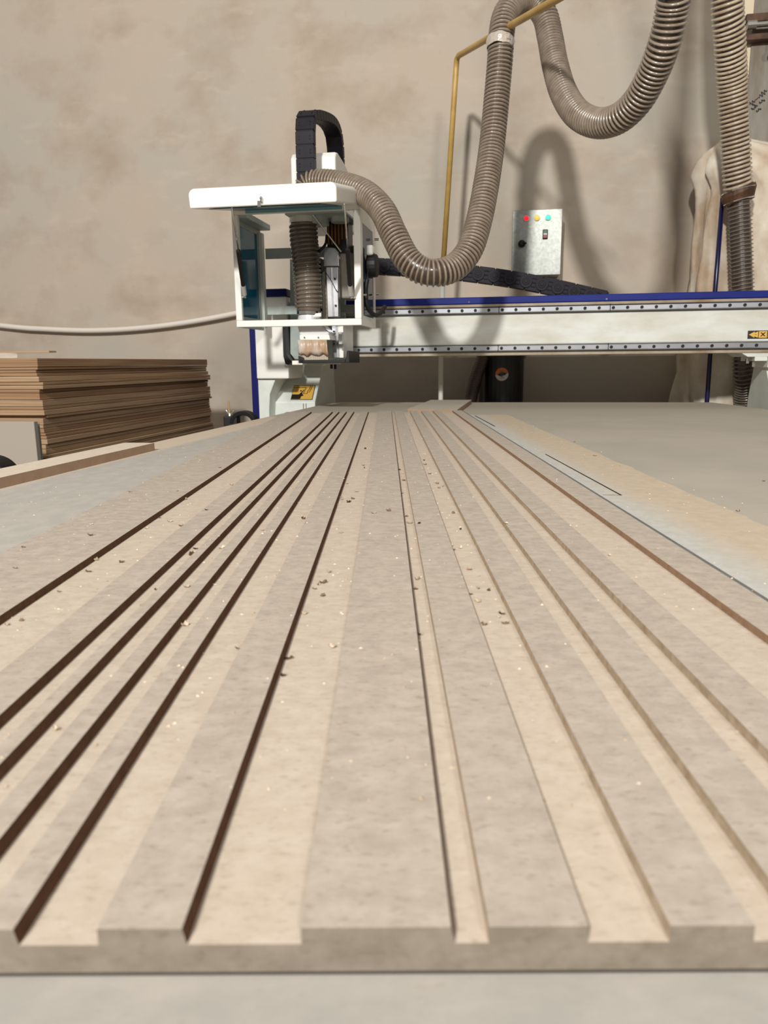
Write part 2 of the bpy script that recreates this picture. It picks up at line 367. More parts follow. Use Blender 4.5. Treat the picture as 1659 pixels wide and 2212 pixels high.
# marker scrawl on the door
k = MB()
def scrawl(mb, a, b, amp, cyc, v, r=.0018):
    n_ = cyc * 8; a = Vector((a[0], a[1])); b = Vector((b[0], b[1])); dd = (b - a); nn = Vector((-dd.y, dd.x)).normalized(); pts = []
    for i in range(n_ + 1):
        t = i / n_; q = a + dd * (t + .012 * math.sin(t * cyc * 2 * math.pi * 1.0)) + nn * amp * (math.sin(t * cyc * 2 * math.pi) * (.5 + .5 * math.sin(t * 9 + 1)))
        pts.append((q.x, v, q.y))
    mb.tube(pts, r, 5)
scrawl(k, (1.1165, 2.2472), (1.1875, 2.3093), .012, 7, 4.218)
scrawl(k, (1.1291, 2.2235), (1.1465, 2.2454), .012, 3, 4.218)
scrawl(k, (1.1632, 2.2485), (1.1784, 2.2684), .012, 2, 4.218)
scrawl(k, (1.1514, 2.2116), (1.1648, 2.2296), .010, 2, 4.218)
k.build('marker_writing', 'ink', dr)

# ---------------------------------------------------------------- machine table
tb = thing('router_table', 'large dust-covered flat router table that fills the lower half of the picture', 'table', (0, 1.5, 0))
top = MB(); top.prism([(-.92, -.9), (1.02, -.9), (1.02, 3.15), (.985, 3.5), (.93, 3.78), (-.87, 3.78), (-.90, 3.70), (-.92, 3.5)], 'z', ZT - .03, ZT)
top.build('spoilboard', 'spoil', tb)
fr = MB()
for u0 in (-.88, .88): fr.box(u0, u0 + .10, -.85, 3.72, .60, .79)
for i in range(9): fr.box(-.78, .88, -.8 + i * .55, -.7 + i * .55, .64, .79)
fr.build('bed_frame', 'steel_frame', tb, bevel=.004)
for u0 in (-.87, .87):
    for v0 in (-.7, 1.4, 3.5): MB().box(u0, u0 + .09, v0, v0 + .12, 0, .60).build('leg', 'steel_frame', tb, bevel=.004)
# long cuts and a pencil-thin cross cut left in the table top
def cut(a, b, w, parent=tb):
    a = Vector(a); b = Vector(b); n_ = Vector((-(b - a).y, (b - a).x)).normalized() * w / 2; q = MB()
    inv = lambda p: (p.x * math.cos(A) - p.y * math.sin(A), p.x * math.sin(A) + p.y * math.cos(A))
    q.prism([inv(a - n_), inv(b - n_), inv(b + n_), inv(a + n_)], 'z', ZT, ZT + .0003); q.build('saw_cut', 'gap', parent)
cut((0.3464, 1.6085), (0.3520, 1.0958), .0032); cut((0.3257, 1.1011), (0.3520, 1.0958), .0012); cut((0.3348, 2.8086), (0.3407, 2.3302), .005)

# ---------------------------------------------------------------- grooved panel (world frame)
Y0, Y1 = .2095, 2.85
pn = thing('grooved_panel', 'long fibreboard panel with routed lengthwise grooves lying askew on the table', 'board', (0, 1.5, ZT), frame='w')
sl = MB(); sl.box(-.38, .2905, Y0, Y1, ZT + .0015, ZT + .012); sl.mi = 1
sl.box(-.379, .2895, Y0 + .0003, Y1 - .001, ZT, ZT + .0015)  # dark layer stands in for the shade below the panel's front edge
ob = sl.build('panel_core', ['panel_edge', 'gap', 'channel'], pn)
for p in ob.data.polygons:
    if p.normal.z > .9 and p.center.z > .01: p.material_index = 2
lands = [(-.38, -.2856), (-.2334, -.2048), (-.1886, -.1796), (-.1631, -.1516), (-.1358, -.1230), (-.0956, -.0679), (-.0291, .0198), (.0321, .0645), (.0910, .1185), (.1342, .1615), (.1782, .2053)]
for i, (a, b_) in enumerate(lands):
    ft = .0014 if a < .01 else 0.0     # side face slants out at the foot, widening its dark line
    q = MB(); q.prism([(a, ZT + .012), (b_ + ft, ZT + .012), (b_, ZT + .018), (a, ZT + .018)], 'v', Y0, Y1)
    o = q.build('raised_rib', ['land', 'lit_side' if a > 0 else 'groove_side', 'panel_edge'], pn)
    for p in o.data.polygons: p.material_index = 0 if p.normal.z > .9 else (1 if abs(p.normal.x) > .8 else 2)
q = MB(); q.prism([(.2528, ZT + .012), (.2528, ZT + .018), (.2880, ZT + .018), (.2965, ZT + .0152), (.2965, ZT + .0015), (.2905, ZT + .0015), (.2905, ZT + .012)], 'v', Y0, Y1)
o = q.build('raised_rib', ['land', 'brown_side', 'panel_edge', 'shaded_edge'], pn)
for p in o.data.polygons: p.material_index = 0 if p.normal.z > .985 else (2 if abs(p.normal.y) > .9 else (1 if p.normal.x < -.9 else 3))

# ---------------------------------------------------------------- offcuts on the table
q = MB(); q.prism([(-.905, -.6), (-.83, -.6), (-.83, 1.627), (-.905, 1.627)], 'z', ZT, ZT + .018)
o = q.build('wooden_strip', ['strip_top', 'strip_side'], base=(-.87, .6, ZT), label='pale narrow board lying along the left edge of the table', cat='board')
for p in o.data.polygons: p.material_index = 0 if p.normal.z > .9 else 1
q = MB(); q.prism([(-.41, 2.935), (-.21, 2.90), (-.197, 3.66), (-.395, 3.66)], 'z', ZT, ZT + .0183)
o = q.build('board_offcut', ['offcut_top', 'offcut_side'], base=(-.3, 3.2, ZT), label='small grey offcut lying at the far end of the grooved panel', cat='board')
for p in o.data.polygons: p.material_index = 0 if p.normal.z > .9 else 1

# ---------------------------------------------------------------- gantry
ga = thing('router_gantry', 'long off-white machine gantry with blue top cover spanning the table', 'machine', (0, 3.5, 0))
GL, GR = -1.01, 1.62
q = MB(); q.box(GL, GR, 3.425, 3.62, 1.052, 1.262); q.build('beam', 'dirty', ga, bevel=.004)
q = MB(); q.box(GL, GR, 3.405, 3.425, 1.092, 1.222); q.build('beam_face', 'dirty', ga, bevel=.006)
q = MB(); q.box(GL, GR, 3.40, 3.63, 1.2555, 1.268); q.build('top_ledge', 'brown_lip', ga, bevel=.003)
q = MB(); q.box(GL, GR, 3.395, 3.65, 1.268, 1.298); q.build('blue_cover', 'blue', ga, bevel=.004)
q = MB(); q.box(GL, GR, 3.395, 3.62, 1.046, 1.058); q.build('bottom_lip', 'brown_lip', ga, bevel=.002)
for zc in (1.241, 1.077):
    r_ = MB(); r_.prism([(3.425, zc - .012), (3.394, zc - .012), (3.3905, zc - .009), (3.3905, zc + .009), (3.394, zc + .012), (3.425, zc + .012)], 'u', GL, GR)
    ro = r_.build('linear_rail', 'rail', ga)
    h = MB(); u = GL + .02
    while u < GR - .01: h.tube([(u, 3.3875, zc), (u, 3.395, zc)], .0068, 10); u += .0585
    h.build('screw_holes', 'hole', ro, kind='stuff')
    for us in (-.07, .40): MB().box(us, us + .003, 3.3885, 3.40, zc - .013, zc + .016).build('splice_mark', 'hole', ro)
MB().tube([(-.2, 3.393, 1.277), (-.2, 3.399, 1.277)], .004, 8).build('cover_screw', 'chrome', ga); MB().tube([(.385, 3.393, 1.277), (.385, 3.399, 1.277)], .004, 8).build('cover_screw', 'chrome', ga)
# left leg
q = MB(); q.prism([(3.45, .45), (3.45, .838), (3.57, .958), (3.60, 1.045), (3.84, 1.045), (3.88, .80), (3.88, .45)], 'u', -1.13, -.926)
q.build('leg', 'pale', ga, bevel=.004)
q = MB(); q.box(-1.172, -1.018, 3.34, 3.62, .951, 1.316); q.build('leg_head', 'white', ga, bevel=.005)
q = MB(); q.box(-1.174, -1.016, 3.335, 3.62, 1.316, 1.350); q.build('blue_cap', 'navy', ga, bevel=.003)
q = MB(); q.box(-1.206, -1.1745, 3.36, 3.80, .45, 1.30); q.build('blue_side_cover', 'navy', ga, bevel=.003)
q = MB(); q.prism([(-1.174, .45), (-1.174, .955), (-1.085, .955), (-1.118, .88), (-1.125, .80), (-1.125, .45)], 'v', 3.36, 3.62); q.build('leg_front_plate', 'pale', ga, bevel=.003)
for u in (-.985, -.972): MB().box(u, u + .004, 3.4485, 3.455, .80, .832).build('slot', 'grey_shade', ga)
# sticker on the sloping face of the left leg
def slope(px):  # (s along u 0..1, t up 0..1) on the sloping face
    s_, t_ = px; u = -1.049 + s_ * .108; z = .848 + t_ * .066; v = 3.45 + (z - .838)
    return (u, v - .0012, z + .001)
def decal(mb, pts, off=0.0):
    vs = [mb.bm.verts.new(Vector(slope(p)) + Vector((0, -off, off * .8))) for p in pts]; vs2 = [mb.bm.verts.new(v.co + Vector((0, .0012, -.001))) for v in vs]
    mb._f(vs); mb._f(vs2[::-1])
    for i in range(len(vs)): j = (i + 1) % len(vs); mb._f([vs[i], vs2[i], vs2[j], vs[j]])
wq = MB(); decal(wq, [(0, 0), (1, 0), (1, 1), (0, 1)]); st = wq.build('warning_sticker', 'blk_sign', ga, label='yellow hand-crush warning sticker')
wq = MB(); decal(wq, [(.02, .03), (.97, .03), (.97, .96), (.02, .96)], .0005); wq.build('sticker_face', 'yel_sign', st)
wq = MB()
decal(wq, [(.02, .04), (.42, .04), (.42, .30), (.38, .36), (.02, .36)], .001)
for seg in ([(.03, .83), (.6, .83)], [(.6, .83), (.56, .62)], [(.56, .62), (.52, .42)], [(.52, .42), (.70, .42)], [(.70, .42), (.71, .62)], [(.71, .62), (.77, .72)], [(.77, .72), (.78, .96)], [(.77, .50), (.83, .66)], [(.83, .66), (.86, .96)]):
    a, b_ = Vector(seg[0]), Vector(seg[1]); n_ = Vector((-(b_ - a).y, (b_ - a).x)).normalized() * .014
    decal(wq, [a - n_, b_ - n_, b_ + n_, a + n_], .001)
decal(wq, [(.34, .60), (.38, .66), (.43, .63), (.41, .56), (.36, .55)], .001)
decal(wq, [(.36, .40), (.50, .68), (.54, .68), (.46, .46), (.56, .26), (.46, .24), (.43, .05), (.38, .07), (.40, .30), (.33, .36)], .001)
wq.build('pictogram', 'blk_sign', st)
# right leg
q = MB(); q.prism([(3.28, .45), (3.33, .85), (3.47, 1.02), (3.60, 1.02), (3.655, .85), (3.70, .45)], 'u', 1.06, 1.32); q.build('leg', 'pale', ga, bevel=.004)
MB().box(1.0, 1.05, 3.40, 3.60, 1.012, 1.030).build('spacer_block', 'pale', ga, bevel=.002)
q = MB(); q.prism([(.945, 1.046), (1.62, 1.046), (1.62, 1.030), (.972, 1.030)], 'v', 3.40, 3.62); q.build('foot_plate', 'dirty', ga)
q = MB(); q.box(1.052, 1.62, 3.395, 3.60, .985, 1.030); mo = q.build('leg_flange', 'white', ga, bevel=.002)
MB().tube([(1.075, 3.392, 1.01), (1.075, 3.40, 1.01)], .006, 10).build('flange_screw', 'hole', ga)
for uu, zz in ((1.01, 1.008), (.985, 1.022)): MB().tube([(uu, 3.45, zz), (uu, 3.45, zz - .02)], .008, 8).build('bolt', 'chrome', ga)
# axis sticker
q = MB(); q.box(.965, 1.085, 3.4025, 3.405, 1.104, 1.137); ax = q.build('axis_sticker', 'blk_sign', ga, label='black axis sticker with yellow arrows and the letter X')
q = MB(); V0, V1 = 3.4015, 3.4026
def tri(mb, x0, dirn):
    mb.prism([(x0, 1.1205), (x0 + dirn * .022, 1.133), (x0 + dirn * .022, 1.1275), (x0 + dirn * .036, 1.133), (x0 + dirn * .036, 1.108), (x0 + dirn * .022, 1.1135), (x0 + dirn * .022, 1.108)], 'v', V0, V1)
tri(q, .969, 1); q.box(1.008, 1.040, V0, V1, 1.107, 1.134); tri(q, 1.080, -1); q.build('arrow_print', 'yel_sign', ax)
q = MB()
for s_ in (1, -1):
    q.prism([(1.024 - s_ * .008 - .003, 1.113), (1.024 - s_ * .008 + .003, 1.113), (1.024 + s_ * .008 + .003, 1.129), (1.024 + s_ * .008 - .003, 1.129)], 'v', V0 - .0006, V0)
q.box(.993, .999, V0 - .0006, V0, 1.1195, 1.1215); q.box(1.051, 1.059, V0 - .0006, V0, 1.119, 1.122)
q.build('letter_print', 'blk_sign', ax)

# ---------------------------------------------------------------- cutting head with its hood
hd = thing('spindle_carriage', 'white open hood and spindle carriage riding on the left end of the gantry', 'machine', (-.85, 3.1, 1.0))
HL, HR, HT, HB = -1.112, -.594, 1.622, 1.165
FV = 2.95
q = MB(); q.box(HL, HR, FV, FV + .02, HB, HB + .026); q.box(HL, HL + .026, FV, FV + .02, HB + .026, HT - .026); q.box(HR - .027, HR, FV, FV + .02, HB + .026, HT - .026); q.box(HL, HR, FV, FV + .02, HT - .026, HT)
q.build('hood_frame', 'white', hd, bevel=.003)
MB().box(HL + .06, HR - .07, FV - .004, FV, HT - .024, HT - .004).build('teal_reflection', 'teal_solid', hd)  # teal reflection on the top bar, painted as a flat strip
def side(u, mname, pane, lo, hi):
    s_ = MB(); v0, v1 = FV + .02, 3.27; w0, w1 = 3.0, 3.225; z0, z1 = lo, hi
    s_.box(u, u + .008, v0, w0, HB, HT); s_.box(u, u + .008, w1, v1, HB, HT - .02); s_.box(u, u + .008, w0, w1, HB, z0); s_.box(u, u + .008, w0, w1, z1, HT - .01)
    so = s_.build('side_panel', mname, hd, bevel=.0015)
    MB().box(u + .002, u + .006, w0 + .0005, w1 - .0005, z0 + .0005, z1 - .0005).build('window_pane', pane, so)
    return so
side(HL + .001, 'greygreen', 'teal', 1.21, 1.565)
MB().box(HL + .009, HL + .024, 3.24, 3.275, HB + .01, 1.575).build('rear_post', 'pale', hd, bevel=.002)
MB().box(HL + .009, HL + .055, FV + .02, 3.27, HT - .035, HT - .012).build('side_rail', 'greygreen', hd, bevel=.002)
side(HR - .009, 'white', 'smoke', 1.205, 1.555)
for (y0, y1) in ((1.468, 1.512), (1.232, 1.268)):
    MB().box(HL + .03, HR - .012, 3.262, 3.268, y0, y1).build('rear_crossbar', 'greygreen', hd, bevel=.001)
q = MB(); q.box(-.90, -.66, 2.975, 3.25, 1.592, 1.600); q.build('roof_plate', 'greygreen', hd)
for (x, r_, zb_) in ((-.80, .054, 1.565), (-.70, .036, 1.572)):
    MB().tube([(x, 3.07, zb_), (x, 3.07, 1.592)], r_, 24).build('hose_collar', 'greygreen', hd, smooth=False)
# lid
lz = lambda v: (v - 2.57) / .38 * .064
q = MB(); pr = [(2.57, 1.547), (2.57, 1.612), (2.95, 1.676), (2.95, 1.612)]
def rr_lid():
    u0, u1 = -1.122, -.597; prof = []
    h0 = .065; r_ = .022
    for v in (2.57, 2.95):
        z0 = 1.547 + lz(v); ring = [(u0 + .003, z0), (u0, z0 + h0 - r_)]
        for k_ in range(1, 6): a_ = k_ / 6 * math.pi / 2; ring.append((u0 + r_ - r_ * math.cos(a_), z0 + h0 - r_ + r_ * math.sin(a_)))
        ring.append((u0 + r_, z0 + h0)); ring.append((u1 - r_, z0 + h0))
        for k_ in range(1, 6): a_ = k_ / 6 * math.pi / 2; ring.append((u1 - r_ + r_ * math.sin(a_), z0 + h0 - r_ + r_ * math.cos(a_)))
        ring += [(u1, z0 + h0 - r_), (u1, z0)]
        prof.append([q.bm.verts.new((p[0], v, p[1])) for p in ring])
    a_, b_ = prof; q._f(a_); q._f(b_[::-1])
    for i in range(len(a_)): j = (i + 1) % len(a_); q._f([a_[i], a_[j], b_[j], b_[i]])
rr_lid(); lid = q.build('hood_lid', 'white', hd, bevel=.006, seg=3)
q = MB(); q.prism([(2.60, 1.5485), (2.60, 1.5505), (2.92, 1.6045), (2.92, 1.6025)], 'u', -1.06, -.66); q.build('lid_window', 'teal', lid)
q = MB(); q.tube([(-0.8561, 2.5650, 1.5711), (-0.8566, 2.5600, 1.5568)], .004, 8); q.box(-.869, -.857, 2.557, 2.57, 1.541, 1.560)
q.ball((-0.8571, 2.5630, 1.5692), .006); q.build('lid_latch', 'chrome', lid, smooth=False)
for h0_, h1_ in ((-.83, -.70), (-1.06, -.95)): MB().tube([(h0_, 2.96, 1.625), (h1_, 2.96, 1.625)], .006, 10).build('lid_hinge', 'alu', lid)
def strut(a, b):
    a = Vector(a); b = Vector(b); m1 = a.lerp(b, .45); m2 = a.lerp(b, .90); m0 = a.lerp(b, .97)
    o = MB().tube([m1, m2], .0085, 14).build('gas_strut', 'rubber', hd, smooth=False)
    MB().tube([a, m1], .0035, 10).build('piston_rod', 'chrome', o, smooth=True)
    MB().tube([m2 - (m2 - m1) * .1, m0], .009, 14).build('strut_label', 'white_sign', o)
    MB().tube([m0, b], .003, 8).ball(b, .006).tube([b, b + Vector((.014 * (1 if b.x < -.8 else 1) * (-1 if b.x < -.8 else 1), .012, 0))], .004, 8).build('ball_joint', 'chrome', o, smooth=True)
strut((-0.9762, 2.6000, 1.5516), (-1.0632, 2.9300, 1.2819)); strut((-0.5767, 2.6000, 1.5468), (-0.6309, 2.9300, 1.2702))
# tall white cover behind the hood
q = MB(); cu0, cu1 = -.922, -.733
q.prism([(3.15, 1.60), (3.15, 1.842), (3.17, 1.862), (3.20, 1.868), (3.34, 1.855), (3.55, 1.80), (3.55, 1.60)], 'u', cu0, cu1); q.build('spindle_cover', 'white', hd, bevel=.008, seg=3)
# heat grille and motor bits inside
q = MB(); q.box(-.775, -.685, 3.15, 3.24, 1.475, 1.592); gr = q.build('motor_grille', 'black', hd)
q = MB()
for i in range(6): q.box(-.77 + i * .0145, -.765 + i * .0145, 3.145, 3.15, 1.50 if i < 4 else 1.52, 1.58)
q.build('grille_glints', 'orange_glint', gr)  # orange reflections in the grille, painted as coloured bars
q = MB(); q.prism([(-0.7751, 1.4079), (-0.7736, 1.4673), (-0.7616, 1.4813), (-0.7288, 1.4784), (-0.7119, 1.4582), (-0.7111, 1.4060)], 'v', 3.08, 3.10); q.build('motor_plate', 'alu', hd, bevel=.002)
q = MB(); q.prism([(-0.7605, 1.4015), (-0.7104, 1.4000), (-0.7126, 1.2058), (-0.7576, 1.2048)], 'v', 3.06, 3.10); q.prism([(-0.7414, 1.4001), (-0.7356, 1.3999), (-0.7285, 1.2057), (-0.7343, 1.2058)], 'v', 3.053, 3.065)
q.build('slide_housing', 'alu', hd, bevel=.002)
for px in ((-0.7237, 3.0550, 1.3549), (-0.7222, 3.0550, 1.2496)): MB().tube([px, (px[0], px[1] + .008, px[2])], .0045, 10).build('housing_screw', 'rubber', hd)
q = MB(); q.prism([(-0.8234, 1.3865), (-0.7957, 1.3857), (-0.7947, 1.1956), (-0.8248, 1.1962)], 'v', 3.12, 3.30); q.build('spindle_block', 'greygreen', hd, bevel=.002)
q = MB(); q.prism([(-0.7887, 1.3833), (-0.7666, 1.4009), (-0.7677, 1.1979), (-0.7896, 1.1945)], 'v', 3.10, 3.3); q.build('spindle_side', 'grey_shade', hd, bevel=.002)
q = MB(); q.prism([(-0.7173, 1.4619), (-0.6512, 1.4598), (-0.6523, 1.2806), (-0.7172, 1.2820)], 'v', 3.12, 3.25); q.build('motor_body', 'grey_shade', hd, bevel=.008)
q = MB(); q.prism([(-0.8218, 1.4183), (-0.7920, 1.4284), (-0.7931, 1.3882), (-0.8208, 1.3853)], 'v', 3.11, 3.2); q.prism([(-0.8248, 1.4549), (-0.7994, 1.4468), (-0.8039, 1.4269), (-0.8236, 1.4257)], 'v', 3.11, 3.2); q.build('connector_box', 'black', hd)
q = MB(); q.prism([(-0.7800, 1.6317), (-0.7442, 1.6339), (-0.7248, 1.5138), (-0.7176, 1.4765), (-0.7456, 1.4774)], 'v', 3.2, 3.22); q.prism([(-0.7395, 1.6301), (-0.7041, 1.6287), (-0.7065, 1.5102), (-0.7342, 1.5112)], 'v', 3.18, 3.21); q.build('bracket_plate', 'greygreen', hd, bevel=.002)
MB().tube([(-0.7949, 3.0000, 1.5942), (-0.6935, 3.0500, 1.4570)], .003, 8).build('stay_rod', 'alu', hd)
MB().tube(spline([(-0.7560, 3.0700, 1.5259), (-0.7582, 3.0600, 1.4943), (-0.7715, 3.0500, 1.4720), (-0.8077, 3.0600, 1.4460)], .01), .006, 8).build('power_lead', 'rubber', hd, smooth=True)
MB().tube(spline([(-0.7765, 3.0500, 1.4312), (-0.7597, 3.0400, 1.3848), (-0.7300, 3.0400, 1.3391), (-0.7209, 3.0400, 1.3173), (-0.7083, 3.0500, 1.2998)], .01), .0014, 6).build('sensor_wire', 'rubber', hd, smooth=True)
# short clear hose with clamps inside the hood
hose('clear_hose', '', [(-0.8475, 3.0500, 1.5720), (-0.8444, 3.0450, 1.5039), (-0.8375, 3.0400, 1.4318), (-0.8324, 3.0400, 1.3418), (-0.8304, 3.0400, 1.2782), (-0.8321, 3.0400, 1.2216)], .058, .0165, ('hose_wall2', 'hose_rib2'), .42, .13, parent=hd)
MB().tube([(-0.8466, 3.0500, 1.6001), (-0.8476, 3.0500, 1.5685)], .0565, 28).build('hose_clamp', 'clear', hd, smooth=False, label='clear plastic clamp band')
MB().tube([(-0.8319, 3.0400, 1.2307), (-0.8323, 3.0400, 1.2142)], .0495, 28).build('hose_clamp', 'chrome', hd)
MB().prism([(-0.8002, 1.2031), (-0.7864, 1.2155), (-0.7653, 1.2169), (-0.7657, 1.2025)], 'v', 2.98, 2.985).build('tape_end', 'white', hd)
MB().tube([(-0.8304, 3.0400, 1.2123), (-0.8313, 3.0400, 1.1829)], .047, 28, rr=[.044, .050]).build('shroud_neck', 'shroud', hd, smooth=False)
q = MB(); q.prism([(-0.8730, 1.1762), (-0.7722, 1.1744), (-0.7403, 1.1430), (-0.7407, 1.1248), (-0.8610, 1.1265)], 'v', 3.0, 3.10); q.build('dust_shroud', 'shroud', hd, bevel=.006)
q = MB(); q.prism([(-0.8599, 1.1316), (-0.7362, 1.1298), (-0.7328, 1.1116), (-0.8585, 1.1133)], 'v', 2.99, 3.11); q.build('skirt_clamp', 'white', hd, bevel=.001)
for px in ((-0.8385, 2.9890, 1.1222), (-0.7804, 2.9890, 1.1213)): MB().tube([px, (px[0], px[1] - .003, px[2])], .0035, 10).build('clamp_screw', 'chrome', hd)
q = MB(); pp = []
n_ = 22
for j, (y0z, dv) in enumerate(((1.113, 0), (1.09, .002), (1.068, -.004), (1.052, .003))):
    ring = []
    for i in range(n_ + 1):
        t_ = i / n_; ring.append(q.bm.verts.new((-.871 + t_ * .124 + (.002 * j), 2.992 + .004 * math.sin(i * 1.3 + j) * (j > 0) + dv, y0z + .004 * math.sin(i * .8) * (j == 3))))
    pp.append(ring)
for a_, b_ in zip(pp, pp[1:]):
    for i in range(n_): q._f([a_[i], a_[i + 1], b_[i + 1], b_[i]])
so = q.build('brush_skirt', 'skirt', hd, smooth=True); sm_ = so.modifiers.new('thick', 'SOLIDIFY'); sm_.thickness = .002
q = MB()
for i in range(30): x = -.862 + i * .0039; q.box(x, x + .0028, 3.0, 3.012, 1.030 + .002 * math.sin(i * 2.1), 1.058)
q.build('bristles', 'bristle', hd, kind='stuff')
q = MB(); q.box(-.863, -.672, 2.99, 3.20, 1.020, 1.033); q.prism([(-.672, 1.020), (-.655, 1.020), (-.655, 1.068), (-.664, 1.068), (-.668, 1.04), (-.672, 1.033)], 'v', 2.99, 3.2)
q.prism([(-.868, 1.020), (-.845, 1.020), (-.845, 1.040), (-.852, 1.046), (-.868, 1.05)], 'v', 2.99, 3.2); q.build('slide_base', 'black', hd, bevel=.002)
q = MB(); q.prism([(-1.0267, 1.1965), (-1.0135, 1.1962), (-1.0139, 1.0615), (-0.9885, 1.0257), (-1.0067, 1.0133), (-1.0198, 1.0176), (-1.0275, 1.0512)], 'v', 3.30, 3.37); q.build('carriage_edge', 'black', hd)
q = MB(); q.prism([(-1.0006, 1.4777), (-0.7478, 1.4699), (-0.7563, 1.0361), (-0.9918, 1.0383), (-1.0130, 1.0635)], 'v', 3.36, 3.385); q.build('carriage_plate', 'greygreen', hd, bevel=.002)
q = MB(); q.prism([(-0.7415, 1.1995), (-0.7116, 1.1990), (-0.7127, 1.0407), (-0.7410, 1.0410)], 'v', 3.14, 3.34); q.build('slide_plate', 'white', hd, bevel=.002)
q = MB(); q.prism([(-0.7498, 1.2013), (-0.7359, 1.2010), (-0.7315, 1.0426), (-0.7495, 1.0428)], 'v', 3.10, 3.16); vr = q.build('vertical_rail', 'rail', hd)
MB().box(-.7205, -.7045, 3.085, 3.12, 1.095, 1.145).build('rail_block', 'alu', hd, bevel=.002)
for px in ((-0.7391, 3.0800, 1.1981), (-0.7383, 3.0800, 1.1478), (-0.7394, 3.0800, 1.0973), (-0.7253, 3.1300, 1.0982)): MB().tube([px, (px[0], px[1] + .006, px[2])], .004, 10).build('rail_screw', 'hole', vr)
q = MB(); q.prism([(-0.9125, 1.0308), (-0.8605, 1.0304), (-0.8610, 1.0133), (-0.9131, 1.0138)], 'v', 3.05, 3.12); q.build('foot_bracket', 'white', hd, bevel=.001)
q = MB(); q.prism([(-0.8718, 1.0305), (-0.7215, 1.0292), (-0.7238, 1.0140), (-0.7857, 1.0145), (-0.7979, 1.0088), (-0.8723, 1.0133)], 'v', 3.09, 3.14); q.build('foot_bracket', 'dirty', hd, bevel=.001)
for x0 in ((-0.7561, 3.1000, 1.0161), (-0.7401, 3.1000, 1.0141)): MB().tube([x0, (x0[0], x0[1], x0[2] - .02)], .006, 10).build('leveling_bolt', 'rubber', hd)
# work lamp, lead and studs on the outside of the hood
q = MB(); q.tube([(HR + .003, 3.07, 1.402), (HR + .045, 3.07, 1.402)], .045, 20); q.build('lamp_body', 'rubber', hd, bevel=.006)
q = MB(); q.box(HR + .003, HR + .035, 3.03, 3.09, 1.438, 1.478); q.build('lamp_cap', 'clear', hd, bevel=.01, seg=3)
MB().tube(spline([(-0.5850, 3.0300, 1.3468), (-0.5912, 3.0300, 1.3078), (-0.5899, 3.0300, 1.2630), (-0.5828, 3.0500, 1.2318), (-0.5713, 3.1000, 1.2128), (-0.5568, 3.1500, 1.2192), (-0.5449, 3.2200, 1.2538)], .006), .0095, 12, rr=None).build('corrugated_lead', 'rubber', hd, smooth=True)
MB().tube([(-0.5804, 3.0300, 1.4050), (-0.5831, 3.0300, 1.3450)], .002, 6).build('lamp_wire', 'rubber', hd)
for px in ((-0.5949, 2.9900, 1.2831), (-0.5859, 3.0800, 1.2904), (-0.5824, 3.2200, 1.3021)): MB().tube([px, (px[0] + .014, px[1], px[2])], .004, 8).build('stud', 'chrome', hd)
for px in ((-0.5878, 3.2200, 1.5287), (-0.5879, 3.2200, 1.5231)): MB().tube([px, (px[0] + .018, px[1], px[2])], .0018, 6).build('stud', 'rubber', hd)

# ---------------------------------------------------------------- cable chains: every link is a part
def chain(name, label, path, width, thick, pitch, wdir, hub=False, matk=('link', 'link_dark')):
    pts = spline(path, pitch); t = thing(name, label, 'cable chain', tuple(pts[0])); wd = Vector(wdir)
    for i, (a, b_) in enumerate(zip(pts, pts[1:])):
        d_ = (b_ - a); L = d_.length; d_.normalize(); nn = wd.cross(d_).normalized(); c0 = a.lerp(b_, .5)
        q = MB(); vs = []
        for sw in (-1, 1):
            for sn in (-1, 1):
                for sd in (-1, 1): vs.append(q.bm.verts.new(c0 + wd * sw * width / 2 + nn * sn * thick / 2 + d_ * sd * L * .47))
        for f in ((0, 1, 3, 2), (4, 6, 7, 5), (0, 4, 5, 1), (2, 3, 7, 6), (0, 2, 6, 4), (1, 5, 7, 3)): q._f([vs[k_] for k_ in f])
        # inner neck between links, slightly narrower
        q.mi = 1; vs = []
        for sw in (-1, 1):
            for sn in (-1, 1):
                for sd in (-1, 1): vs.append(q.bm.verts.new(c0 + wd * sw * width * .46 + nn * sn * thick * .44 + d_ * sd * L * .56))
        for f in ((0, 1, 3, 2), (4, 6, 7, 5), (0, 4, 5, 1), (2, 3, 7, 6), (0, 2, 6, 4), (1, 5, 7, 3)): q._f([vs[k_] for k_ in f])
        q.mi = 0
        if hub:
            e0 = a.lerp(b_, 0.0) - wd * width * .5
            q.tube([e0 + wd * .002, e0 - wd * .006], thick * .40, 16); q.mi = 1; q.tube([e0 - wd * .006, e0 - wd * .008], thick * .24, 14)
            q.mi = 0; q.tube([e0 - wd * .008, e0 - wd * .011], thick * .10, 10)
            for k_ in (-.25, 0, .25):
                e1 = c0 - wd * width * .5 + nn * thick * k_; q.tube([e1 - d_ * L * .14, e1 + d_ * L * .14], .003, 6)
        else:
            for sx_ in (-.3, .3):
                for sy_ in (-.12, .1):
                    e1 = c0 + wd * width * sx_ + nn * (-thick * .5) + d_ * L * sy_; q.mi = 1; q.tube([e1, e1 - nn * .0015], .003, 6); q.mi = 0
                    e1 = c0 + wd * width * sx_ + nn * (thick * .5) + d_ * L * sy_; q.mi = 1; q.tube([e1, e1 + nn * .0015], .003, 6); q.mi = 0
        q.build('chain_link', list(matk), t, bevel=.002, seg=1)
    return t
uc = -.828
